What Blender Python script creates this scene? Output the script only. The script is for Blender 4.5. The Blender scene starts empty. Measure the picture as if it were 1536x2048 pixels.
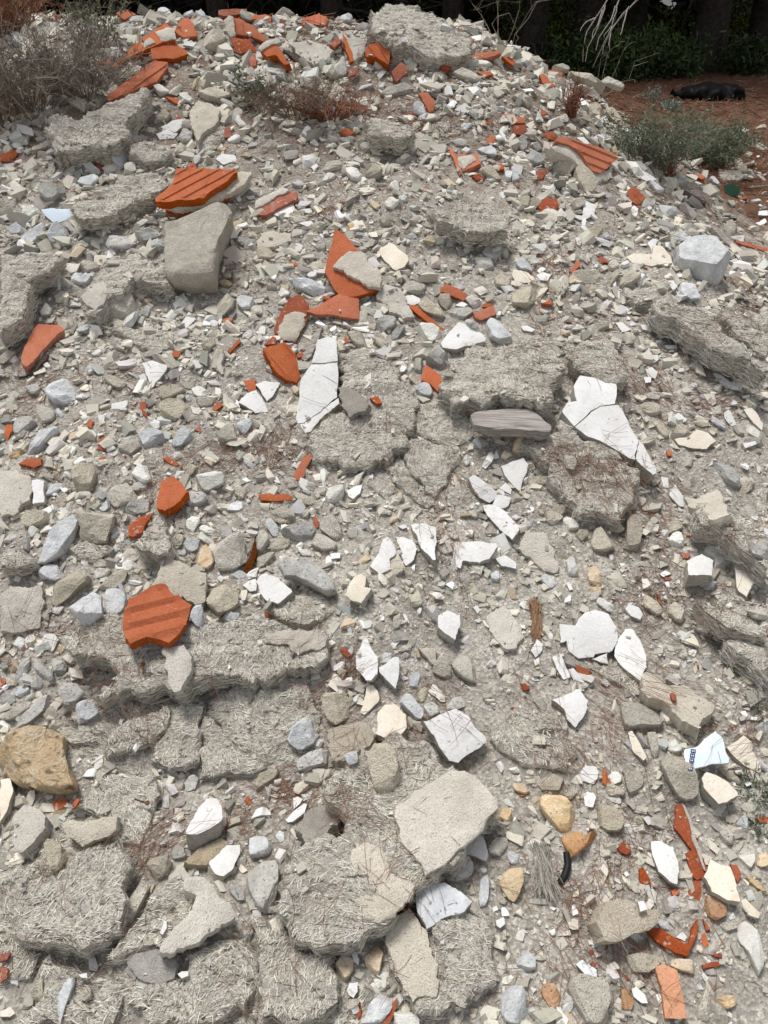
import bpy, math, random
import numpy as np
from mathutils import Vector, noise as mnoise
from mathutils.geometry import delaunay_2d_cdt
random.seed(7); RNG = np.random.default_rng(11)
S = bpy.context.scene; COL = S.collection
R_ = math.radians

# ------------------------------------------------------------------ camera
F, CX, CY, PITCH, CAMZ = 1547.0, 768.0, 1024.0, 33.5, 1.6
cam = bpy.data.cameras.new('camera'); camo = bpy.data.objects.new('camera', cam); COL.objects.link(camo)
cam.sensor_fit = 'VERTICAL'; cam.angle_y = 2 * math.atan(1024 / F)
cam.clip_start = 0.05; cam.clip_end = 500
camo.location = (0, 0, CAMZ); camo.rotation_euler = (R_(90 - PITCH), 0, 0)
S.camera = camo
# ------------------------------------------------------------------ world, sun, exposure
SUN_EL, SUN_AZ = 74.0, -50.0          # veiled sun high up, a little to the left
w = bpy.data.worlds.new('World'); S.world = w; w.use_nodes = True
nt = w.node_tree; nt.nodes.clear()
sky = nt.nodes.new('ShaderNodeTexSky'); sky.sky_type = 'NISHITA'; sky.sun_disc = False
sky.sun_elevation = R_(SUN_EL); sky.sun_rotation = R_(SUN_AZ); sky.dust_density = 2.0; sky.air_density = 1.0
hs = nt.nodes.new('ShaderNodeHueSaturation'); hs.inputs['Saturation'].default_value = 0.28
bg = nt.nodes.new('ShaderNodeBackground'); bg.inputs['Strength'].default_value = 0.072
wo = nt.nodes.new('ShaderNodeOutputWorld')
nt.links.new(sky.outputs[0], hs.inputs['Color']); nt.links.new(hs.outputs[0], bg.inputs[0]); nt.links.new(bg.outputs[0], wo.inputs[0])
sun = bpy.data.lights.new('sun', 'SUN'); suno = bpy.data.objects.new('sun', sun); COL.objects.link(suno)
sun.energy = 1.5; sun.angle = R_(15); sun.color = (1.0, 0.965, 0.92)
_sd = Vector((math.sin(R_(SUN_AZ)) * math.cos(R_(SUN_EL)), math.cos(R_(SUN_AZ)) * math.cos(R_(SUN_EL)), math.sin(R_(SUN_EL))))
suno.rotation_euler = (-_sd).to_track_quat('-Z', 'Y').to_euler()
S.view_settings.view_transform = 'Standard'; S.view_settings.look = 'None'
S.view_settings.exposure = 0.96; S.view_settings.gamma = 1.0
S.render.engine = 'CYCLES'; S.cycles.max_bounces = 5; S.cycles.diffuse_bounces = 3

# ------------------------------------------------------------------ numeric noise
def _h(ix, iy, s):
    n = (ix.astype(np.int64) * 374761393 + iy.astype(np.int64) * 668265263 + s * 974711) & 0xffffffff
    n = ((n ^ (n >> 13)) * 1274126177) & 0xffffffff
    return ((n ^ (n >> 16)) & 0xffff) / 65535.0
def vn(x, y, s=0):
    ix = np.floor(x); iy = np.floor(y); fx = x - ix; fy = y - iy
    fx = fx * fx * (3 - 2 * fx); fy = fy * fy * (3 - 2 * fy)
    a = _h(ix, iy, s); b = _h(ix + 1, iy, s); c = _h(ix, iy + 1, s); d = _h(ix + 1, iy + 1, s)
    return (a * (1 - fx) + b * fx) * (1 - fy) + (c * (1 - fx) + d * fx) * fy - 0.5
# ------------------------------------------------------------------ terrain height
def _table(ky, kz):
    t = np.linspace(-4, 20, 2401); z = np.interp(t, ky, kz)
    k = np.exp(-0.5 * (np.arange(-60, 61) / 22.0) ** 2); k /= k.sum()
    return t, np.convolve(np.pad(z, 60, mode='edge'), k, 'valid')
TC = _table([-4, -1, 0, .7, 1.5, 2.5, 3.4, 4.1, 4.6, 5.2, 6.2, 8, 10, 20], [-.2, -.15, -.11, 0, .27, .66, 1.06, 1.40, 1.52, 1.46, 1.2, .85, .75, .75])
TR = _table([-4, -1, 0, .7, 1.5, 2.5, 3.2, 4, 5, 20], [-.2, -.15, -.11, 0, .26, .54, .68, .73, .75, .75])
def mound_w(x, y):
    t = np.clip((x - 0.15) / 2.0, 0, 1); a = 1 - t * t * (3 - 2 * t)
    t2 = np.clip((-x - 2.6) / 3.0, 0, 1); return a * (1 - .5 * t2 * t2 * (3 - 2 * t2))
def height(x, y):
    x = np.asarray(x, float); y = np.asarray(y, float)
    m = mound_w(x, y)
    z = np.interp(y, *TC) * m + np.interp(y, *TR) * (1 - m)
    far = np.clip(1 - (y - 5) / 3, 0.15, 1)
    z = z + far * (.075 * vn(x * 2.6, y * 2.6, 1) + .035 * vn(x * 7, y * 7, 2) + .012 * vn(x * 19, y * 19, 3))
    z = z - np.clip((y - 24) / 120, 0, 1) * 11
    z = z + np.where((np.abs(x) > 9) | (y > 18), .4 * vn(x * .15, y * .15, 8), 0)
    return z
def fine(x, y):
    return .009 * vn(x * 45, y * 45, 4) + .006 * vn(x * 95, y * 95, 5)
def normal_at(x, y, e=.09):
    zx = (height(x + e, y) - height(x - e, y)) / (2 * e); zy = (height(x, y + e) - height(x, y - e)) / (2 * e)
    n = np.array([-float(zx), -float(zy), 1.0]); return n / np.linalg.norm(n)
_cp, _sp = math.cos(R_(PITCH)), math.sin(R_(PITCH))
CAM = np.array([0, 0, CAMZ])
def rays(p):
    p = np.atleast_2d(np.asarray(p, float)); a = (p[:, 0] - CX) / F; b = -(p[:, 1] - CY) / F
    d = np.stack([a, _cp + b * _sp, -_sp + b * _cp], 1)
    return d / np.linalg.norm(d, axis=1)[:, None]
def project(P):
    P = np.atleast_2d(P) - CAM; dep = P[:, 1] * _cp - P[:, 2] * _sp; up = P[:, 1] * _sp + P[:, 2] * _cp
    return np.stack([CX + F * P[:, 0] / dep, CY - F * up / dep], 1)
_ts = np.linspace(.9, 14, 2600)
def ground_hit(px, py):
    for k in range(60):
        d = rays([(px, py)])[0]
        P = CAM + d * _ts[:, None]
        below = P[:, 2] < height(P[:, 0], P[:, 1])
        i = int(np.argmax(below)) if below.any() else -1
        if i > 0 and (_ts[i] < 6.3 or px > 1230 and py > 150): return P[i], _ts[i]
        py += 4
    return P[-1], _ts[-1]

# ------------------------------------------------------------------ materials
def nodes(name):
    m = bpy.data.materials.new(name); m.use_nodes = True
    t = m.node_tree; b = t.nodes['Principled BSDF']; b.inputs['Specular IOR Level'].default_value = .25
    return m, t, b
def ramp(t, src, stops):
    r = t.nodes.new('ShaderNodeValToRGB'); e = r.color_ramp.elements
    while len(e) < len(stops): e.new(.5)
    for el, (p, c) in zip(e, stops): el.position = p; el.color = (*c, 1) if len(c) == 3 else c
    t.links.new(src, r.inputs[0]); return r.outputs[0]
def mixc(t, fac, a, b, mode='MIX'):
    n = t.nodes.new('ShaderNodeMix'); n.data_type = 'RGBA'; n.blend_type = mode
    for s, v in ((n.inputs[0], fac), (n.inputs[6], a), (n.inputs[7], b)):
        if isinstance(v, (int, float)): s.default_value = v
        elif isinstance(v, tuple): s.default_value = (*v, 1)
        else: t.links.new(v, s)
    return n.outputs[2]
def ntex(t, vec, scale, detail=4, rough=.6, dist=0):
    n = t.nodes.new('ShaderNodeTexNoise'); n.inputs['Scale'].default_value = scale; n.inputs['Detail'].default_value = detail
    n.inputs['Roughness'].default_value = rough; n.inputs['Distortion'].default_value = dist; t.links.new(vec, n.inputs['Vector']); return n.outputs[0]
def coords(t, rnd=True):
    c = t.nodes.new('ShaderNodeTexCoord')
    if not rnd: return c.outputs['Object'], None
    o = t.nodes.new('ShaderNodeObjectInfo'); a = t.nodes.new('ShaderNodeVectorMath'); a.operation = 'MULTIPLY_ADD'
    t.links.new(o.outputs['Random'], a.inputs[0]); a.inputs[1].default_value = (37, 53, 29); t.links.new(c.outputs['Object'], a.inputs[2])
    return a.outputs[0], o.outputs['Random']
def bump(t, b, h, strength, dist):
    n = t.nodes.new('ShaderNodeBump'); n.inputs['Strength'].default_value = strength; n.inputs['Distance'].default_value = dist
    t.links.new(h, n.inputs['Height']); t.links.new(n.outputs[0], b.inputs['Normal'])
def rock(name, c1, c2, speck=None, sp=(.62, .68), med=22, fin=190, bs=.5, bd=.004, rough=.92, stain=None, stp=(.6, .72), var=(.82, 1.14), sps=None, sat=.25, alb=1):
    if alb != 1: c1, c2, speck = [tuple(min(.84, q * alb) for q in k) if k else k for k in (c1, c2, speck)]
    m, t, b = nodes(name); v, r = coords(t)
    c = ramp(t, ntex(t, v, med, 6, .65), [(.32, c1), (.68, c2)])
    fine_ = ntex(t, v, fin, 3, .7)
    c = mixc(t, .55, c, ramp(t, fine_, [(.28, (.34, .34, .34)), (.72, (.70, .70, .70))]), 'OVERLAY')
    if speck: c = mixc(t, ramp(t, ntex(t, v, sps or fin * .8, 2, .5), [(sp[0], (0, 0, 0)), (sp[1], (1, 1, 1))]), c, speck)
    if stain: c = mixc(t, ramp(t, ntex(t, v, 14, 5, .7, .6), [(stp[0], (0, 0, 0)), (stp[1], (1, 1, 1))]), c, stain)
    h = t.nodes.new('ShaderNodeHueSaturation')
    mr = t.nodes.new('ShaderNodeMapRange'); mr.inputs[3].default_value, mr.inputs[4].default_value = var
    t.links.new(r, mr.inputs[0]); t.links.new(mr.outputs[0], h.inputs['Value'])
    m2 = t.nodes.new('ShaderNodeMath'); m2.operation = 'MULTIPLY_ADD'; fr = t.nodes.new('ShaderNodeMath'); fr.operation = 'MULTIPLY'
    fr.inputs[1].default_value = 17.3; t.links.new(r, fr.inputs[0]); f2 = t.nodes.new('ShaderNodeMath'); f2.operation = 'FRACT'; t.links.new(fr.outputs[0], f2.inputs[0])
    m2.inputs[1].default_value = sat * 2; m2.inputs[2].default_value = 1 - sat; t.links.new(f2.outputs[0], m2.inputs[0]); t.links.new(m2.outputs[0], h.inputs['Saturation'])
    t.links.new(c, h.inputs['Color']); t.links.new(h.outputs[0], b.inputs['Base Color']); b.inputs['Roughness'].default_value = rough
    ad = t.nodes.new('ShaderNodeMath'); ad.operation = 'MULTIPLY_ADD'; ad.inputs[1].default_value = 2.2
    t.links.new(ntex(t, v, med * 1.7, 6, .7), ad.inputs[0]); t.links.new(fine_, ad.inputs[2])
    bump(t, b, ad.outputs[0], min(1, bs * 1.35), bd * 1.3); return m
M = {}
M['sg'] = rock('grey_stone', (.26, .255, .24), (.42, .41, .38), (.16, .155, .15), stain=(.46, .42, .34), stp=(.58, .7), alb=1.32)
M['sl'] = rock('bluish_stone', (.32, .33, .34), (.54, .545, .54), (.24, .25, .27), (.64, .72), stain=(.62, .62, .6), var=(.85, 1.15), alb=1.32)
M['sb'] = rock('sandy_concrete', (.38, .345, .28), (.53, .485, .405), (.19, .17, .145), (.6, .66), fin=260, bs=.75, bd=.005, var=(.85, 1.15), sps=330, alb=1.32)
M['sw'] = rock('whitish_stone', (.46, .44, .39), (.68, .66, .6), (.5, .4, .28), (.68, .76), var=(.86, 1.12), alb=1.32)
M['so'] = rock('ochre_stone', (.42, .31, .19), (.58, .49, .37), (.22, .15, .08), (.64, .72), stain=(.45, .22, .07), var=(.85, 1.15), alb=1.32)
M['st'] = rock('orange_stone', (.40, .19, .08), (.55, .34, .18), (.2, .1, .05), (.62, .72), stain=(.5, .38, .25))
M['oc'] = rock('crumbly_ochre', (.56, .36, .16), (.72, .55, .33), (.24, .15, .08), (.58, .70), med=24, fin=120, bs=.8, bd=.008, stain=(.70, .60, .46), stp=(.54, .66), sps=40, var=(1, 1))
M['sd'] = rock('dark_stone', (.16, .155, .15), (.27, .265, .25))
M['pw'] = rock('white_plaster', (.63, .62, .60), (.80, .795, .78), (.42, .37, .30), (.66, .74), med=8, fin=140, bs=.3, bd=.003, rough=.85, stain=(.60, .54, .44), stp=(.58, .74), var=(.9, 1.05), sps=55, sat=.15)
M['pc'] = rock('cream_plaster', (.66, .58, .46), (.78, .73, .64), (.5, .38, .26), (.68, .76), med=12, bs=.22, bd=.003, stain=(.62, .47, .33), var=(.92, 1.06), sat=.15)
M['pl'] = rock('mottled_plaster', (.50, .52, .55), (.78, .79, .80), (.3, .31, .33), (.6, .68), med=30, bs=.3, bd=.003, sps=80)
M['ps'] = rock('plaster_back', (.32, .30, .26), (.48, .455, .40), (.2, .19, .17), fin=240, bs=.7, bd=.004, sps=300, alb=1.32)
M['mm'] = rock('grey_mortar', (.385, .35, .295), (.52, .48, .41), (.22, .205, .18), (.61, .66), med=14, fin=280, bs=.65, bd=.004, stain=(.32, .30, .26), stp=(.62, .76), var=(.88, 1.12), sps=380, alb=1.32)
M['mb'] = rock('tan_mortar', (.34, .28, .20), (.45, .39, .30), (.2, .17, .13), (.6, .66), fin=280, bs=.65, bd=.004, sps=380, alb=1.32)
M['ms'] = rock('dark_mortar', (.22, .205, .18), (.31, .29, .255), (.4, .38, .34), (.62, .68), fin=260, bs=.7, bd=.004, sps=340, alb=1.32)
M['tt'] = rock('orange_terracotta', (.37, .105, .048), (.47, .155, .078), (.58, .42, .32), (.74, .84), med=9, fin=170, bs=.4, bd=.003, stain=(.46, .22, .14), stp=(.60, .90), var=(.80, 1.14), sps=40, sat=.07)
M['td'] = rock('dark_terracotta', (.27, .07, .035), (.38, .115, .06), (.5, .38, .3), (.62, .74), med=12, fin=170, bs=.5, bd=.004, stain=(.42, .30, .23), stp=(.60, .8), sps=70, sat=.12)
M['to'] = rock('light_terracotta', (.52, .22, .10), (.60, .29, .15), (.4, .16, .08), med=16, bs=.3, sat=.1)
M['ts'] = rock('terracotta_edge', (.34, .085, .03), (.46, .13, .045), (.55, .4, .3), (.66, .74), med=20, bs=.5, bd=.004)
M['pb'] = rock('blue_glaze', (.62, .72, .80), (.66, .75, .83), med=6, bs=.03, rough=.18, var=(.97, 1.03), sat=.05)
def fibre_body():
    m, t, b = nodes('fibre_body'); v, r = coords(t)
    a = ntex(t, v, 70, 3, .6, 2.6); f = ntex(t, v, 150, 3, .65, 1.8); g = ntex(t, v, 9, 5, .7)
    c = ramp(t, a, [(.31, (.14, .125, .10)), (.42, (.56, .52, .44)), (.52, (.72, .67, .58)), (.68, (.82, .775, .68))])
    c = mixc(t, .8, c, ramp(t, f, [(.34, (.12, .12, .12)), (.47, (.5, .5, .5)), (.70, (.80, .80, .80))]), 'OVERLAY')
    c = mixc(t, ramp(t, g, [(.52, (0, 0, 0)), (.62, (1, 1, 1))]), c, mixc(t, ntex(t, v, 280, 2, .6), (.42, .39, .33), (.64, .60, .53)))
    mp = t.nodes.new('ShaderNodeMapping'); mp.inputs['Scale'].default_value = (15, 60, 95); t.links.new(v, mp.inputs['Vector']); y = ntex(t, mp.outputs[0], 1.0, 5, .65, .9)
    c = mixc(t, 1.0, c, ramp(t, y, [(.36, (.30, .28, .25)), (.43, (.95, .95, .95)), (.7, (1, 1, 1))]), 'MULTIPLY')
    t.links.new(c, b.inputs['Base Color']); b.inputs['Roughness'].default_value = .95
    ad = t.nodes.new('ShaderNodeMath'); ad.operation = 'ADD'; t.links.new(a, ad.inputs[0]); t.links.new(f, ad.inputs[1]); a2 = t.nodes.new('ShaderNodeMath'); a2.operation = 'ADD'; t.links.new(ad.outputs[0], a2.inputs[0]); t.links.new(y, a2.inputs[1]); bump(t, b, a2.outputs[0], 1, .008); return m
M['ff'] = fibre_body()
M['wd'] = rock('weathered_wood', (.16, .135, .115), (.34, .31, .28), med=30, bs=.7, bd=.004)
M['wk'] = rock('dark_wood', (.055, .04, .033), (.13, .10, .085), med=40, bs=.7)
M['ir'] = rock('rusty_iron', (.09, .035, .018), (.18, .07, .03), med=50, bs=.6)
M['gl'], _t, _b = nodes('green_glass'); _b.inputs['Base Color'].default_value = (.004, .06, .02, 1); _b.inputs['Roughness'].default_value = .08; _b.inputs['Transmission Weight'].default_value = .55
M['nv'], _t, _b = nodes('navy_glaze'); _b.inputs['Base Color'].default_value = (.015, .03, .13, 1); _b.inputs['Roughness'].default_value = .2
M['rb'], _t, _b = nodes('black_rubber'); _b.inputs['Base Color'].default_value = (.012, .012, .013, 1); _b.inputs['Roughness'].default_value = .55
def attr_mat(name, rough=.9, bmp=None, trans=0, mul=(1, 1, 1)):
    m, t, b = nodes(name); a = t.nodes.new('ShaderNodeVertexColor'); a.layer_name = 'Col'; c = a.outputs[0]
    if bmp:
        v, _ = coords(t, False); n = ntex(t, v, bmp, 4, .7); c = mixc(t, .6, c, ramp(t, n, [(.3, (.4, .4, .4)), (.7, (.64, .64, .64))]), 'OVERLAY'); bump(t, b, n, .6, .003)
    t.links.new(c, b.inputs['Base Color']); b.inputs['Roughness'].default_value = rough
    return m
M['fs'] = attr_mat('fibre_strand', .85)
M['chip'] = attr_mat('rubble_chips', .95, 240)
M['needle'] = attr_mat('pine_needle', .7)
M['leaf'] = attr_mat('leaf', .7)
M['twig'] = attr_mat('twig', .85)
M['bark'] = rock('bark', (.035, .029, .025), (.10, .085, .072), med=14, fin=60, bs=1, bd=.03)
# weathered timber gets a grain along its length
def timber():
    m, t, b = nodes('timber_grain'); v, r = coords(t); mp = t.nodes.new('ShaderNodeMapping'); mp.inputs['Scale'].default_value = (6, 130, 130)
    t.links.new(v, mp.inputs['Vector']); n = ntex(t, mp.outputs[0], 1.0, 6, .7, .3)
    t.links.new(ramp(t, n, [(.25, (.06, .048, .04)), (.42, (.24, .21, .185)), (.6, (.42, .39, .36)), (.8, (.55, .52, .49))]), b.inputs['Base Color'])
    b.inputs['Roughness'].default_value = .9; bump(t, b, n, .9, .006); return m
M['wt'] = timber()
def ground_mat():
    m, t, b = nodes('rubble_soil'); v, _ = coords(t, False)
    c = ramp(t, ntex(t, v, 5, 8, .68), [(.3, (.275, .25, .215)), (.5, (.40, .373, .328)), (.7, (.54, .51, .455))])
    vo = t.nodes.new('ShaderNodeTexVoronoi'); vo.inputs['Scale'].default_value = 150; t.links.new(v, vo.inputs['Vector'])
    sx = t.nodes.new('ShaderNodeSeparateColor'); t.links.new(vo.outputs['Color'], sx.inputs[0])
    c = mixc(t, .75, c, ramp(t, sx.outputs[0], [(0, (.28, .27, .26)), (.55, (.48, .48, .48)), (1, (.72, .72, .72))]), 'OVERLAY')
    c = mixc(t, ramp(t, ntex(t, v, 260, 3, .6), [(.6, (0, 0, 0)), (.68, (1, 1, 1))]), c  , (.26, .225, .19))
    a = t.nodes.new('ShaderNodeVertexColor'); a.layer_name = 'Col'
    s2 = t.nodes.new('ShaderNodeSeparateColor'); t.links.new(a.outputs[0], s2.inputs[0])
    ma = t.nodes.new('ShaderNodeMath'); ma.operation = 'MULTIPLY_ADD'; ma.inputs[1].default_value = 1.7
    sb = t.nodes.new('ShaderNodeMath'); sb.operation = 'SUBTRACT'; sb.inputs[1].default_value = .62
    t.links.new(ntex(t, v, 16, 6, .75), sb.inputs[0]); ad = t.nodes.new('ShaderNodeMath'); ad.operation = 'MULTIPLY'; ad.inputs[1].default_value = 1.8
    t.links.new(sb.outputs[0], ad.inputs[0]); t.links.new(s2.outputs[0], ma.inputs[0]); t.links.new(ad.outputs[0], ma.inputs[2]); ma.use_clamp = True
    lit = ramp(t, ntex(t, v, 60, 4, .8), [(.3, (.075, .036, .022)), (.7, (.20, .105, .062))])
    c = mixc(t, ma.outputs[0], c, lit)
    t.links.new(c, b.inputs['Base Color']); b.inputs['Roughness'].default_value = .97
    h = t.nodes.new('ShaderNodeMath'); h.operation = 'ADD'; t.links.new(ntex(t, v, 120, 5, .75), h.inputs[0]); t.links.new(vo.outputs['Distance'], h.inputs[1])
    bump(t, b, h.outputs[0], .7, .005); return m
M['ground'] = ground_mat()

# ------------------------------------------------------------------ mesh helpers
def mesh_obj(name, verts, faces, mats, parent=None, loc=(0, 0, 0), midx=None, smooth=None, sharp=None, colors=None):
    me = bpy.data.meshes.new(name)
    if isinstance(faces, np.ndarray):
        n, k = faces.shape; me.vertices.add(len(verts)); me.vertices.foreach_set('co', np.asarray(verts, np.float32).ravel())
        me.loops.add(n * k); me.loops.foreach_set('vertex_index', faces.astype(np.int32).ravel())
        me.polygons.add(n); me.polygons.foreach_set('loop_start', np.arange(0, n * k, k, dtype=np.int32))
        me.update(calc_edges=True)
    else:
        me.from_pydata([tuple(v) for v in verts], [], faces); me.update()
    for m in mats: me.materials.append(m)
    if midx is not None: me.polygons.foreach_set('material_index', np.asarray(midx, np.int32))
    if smooth: me.polygons.foreach_set('use_smooth', np.ones(len(me.polygons), bool))
    else: me.polygons.foreach_set('use_smooth', np.zeros(len(me.polygons), bool))
    if sharp: me.set_sharp_from_angle(angle=R_(sharp))
    if colors is not None:
        a = me.color_attributes.new('Col', 'FLOAT_COLOR', 'POINT'); c = np.ones((len(me.vertices), 4), np.float32); c[:, :3] = colors
        a.data.foreach_set('color', c.ravel())
    o = bpy.data.objects.new(name, me); COL.objects.link(o); o.location = loc
    if parent: o.parent = parent
    return o
def tag(o, label=None, cat=None, group=None, kind=None):
    if label: o['label'] = label
    if cat: o['category'] = cat
    if group: o['group'] = group
    if kind: o['kind'] = kind
    return o
def empty(name, loc):
    o = bpy.data.objects.new(name, None); COL.objects.link(o); o.location = loc; o.empty_display_size = .05; return o
def tubes(P, Rr, sides=3):
    P = np.asarray(P, float); N, K, _ = P.shape; Rr = np.broadcast_to(np.asarray(Rr, float), (N, K))
    T = np.gradient(P, axis=1); T /= np.linalg.norm(T, axis=2, keepdims=True) + 1e-9
    ref = np.where(np.abs(T[..., 2:3]) > .9, np.array([1., 0, 0]), np.array([0, 0, 1.]))
    U = np.cross(T, ref); U /= np.linalg.norm(U, axis=2, keepdims=True) + 1e-9; V = np.cross(T, U)
    an = np.arange(sides) * 2 * np.pi / sides
    W = P[:, :, None] + Rr[:, :, None, None] * (np.cos(an)[:, None] * U[:, :, None] + np.sin(an)[:, None] * V[:, :, None])
    base = (np.arange(N) * K * sides)[:, None, None] + (np.arange(K - 1) * sides)[None, :, None]
    j = np.arange(sides)[None, None]; j2 = (j + 1) % sides
    f = np.stack([base + j, base + j2, base + sides + j2, base + sides + j], -1).reshape(-1, 4)
    return W.reshape(-1, 3), f
def ribbons(P, W, Nrm):
    """P N,K,3 centre lines; W N widths; Nrm N,3 facing"""
    N, K, _ = P.shape; T = np.gradient(P, axis=1); B = np.cross(T, Nrm[:, None]); B /= np.linalg.norm(B, axis=2, keepdims=True) + 1e-9
    tap = np.ones(K); tap[0] = tap[-1] = .55
    h = (W[:, None] * tap)[..., None] * .5
    V = np.stack([P - B * h, P + B * h], 2).reshape(-1, 3)
    b = (np.arange(N) * K * 2)[:, None] + np.arange(K - 1) * 2
    f = np.stack([b, b + 1, b + 3, b + 2], -1).reshape(-1, 4); return V, f
def unit(v): return v / (np.linalg.norm(v, axis=-1, keepdims=True) + 1e-9)
def inside(pts, poly):
    x, y = pts[:, 0], pts[:, 1]; r = np.zeros(len(pts), bool); n = len(poly); j = n - 1
    for i in range(n):
        xi, yi = poly[i]; xj, yj = poly[j]
        c = ((yi > y) != (yj > y)) & (x < (xj - xi) * (y - yi) / (yj - yi + 1e-12) + xi); r ^= c; j = i
    return r
def area(p): x, y = p[:, 0], p[:, 1]; return .5 * float(np.sum(x * np.roll(y, -1) - y * np.roll(x, -1)))

# ------------------------------------------------------------------ ground sheet
def build_ground():
    def axis(lo, hi, a, b, st):
        mid = np.arange(a, b, st); out = []; s = st; v = b
        while v < hi: out.append(v); s *= 1.09; v += s
        out.append(hi); o2 = []; s = st; v = a - st
        while v > lo: o2.append(v); s *= 1.09; v -= s
        o2.append(lo); return np.concatenate([o2[::-1], mid, out])
    xs = axis(-160, 160, -2.3, 2.5, .0125); ys = axis(-60, 300, .35, 5.0, .0125)
    X, Y = np.meshgrid(xs, ys); Z = height(X, Y); near = (np.abs(X) < 3.2) & (Y < 6.5) & (Y > 0); Z = Z + np.where(near, fine(X, Y), 0)
    V = np.stack([X, Y, Z], -1).reshape(-1, 3); nx = len(xs); i = (np.arange(len(ys) - 1)[:, None] * nx + np.arange(nx - 1)).ravel()
    Fq = np.stack([i, i + 1, i + nx + 1, i + nx], 1)
    x, y = V[:, 0], V[:, 1]; m = mound_w(x, y)
    lit = np.clip((y - 5.0) / .8, 0, 1) * .9
    lit = np.maximum(lit, np.clip((.30 - m) / .2, 0, 1) * np.clip((y - 3.1) / .8, 0, 1))
    lit = np.maximum(lit, np.clip((y - 4.1) / .5, 0, 1) * .75); lit = np.maximum(lit, .14 * np.clip((y - 1.2) / 2, 0, 1) + .24 * np.clip((y - 3.0) / 1.0, 0, 1) + .06)
    c = np.stack([lit] * 3, 1)
    o = mesh_obj('ground', V, Fq, [M['ground']], smooth=True, colors=c); tag(o, kind='structure')
build_ground()
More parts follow.
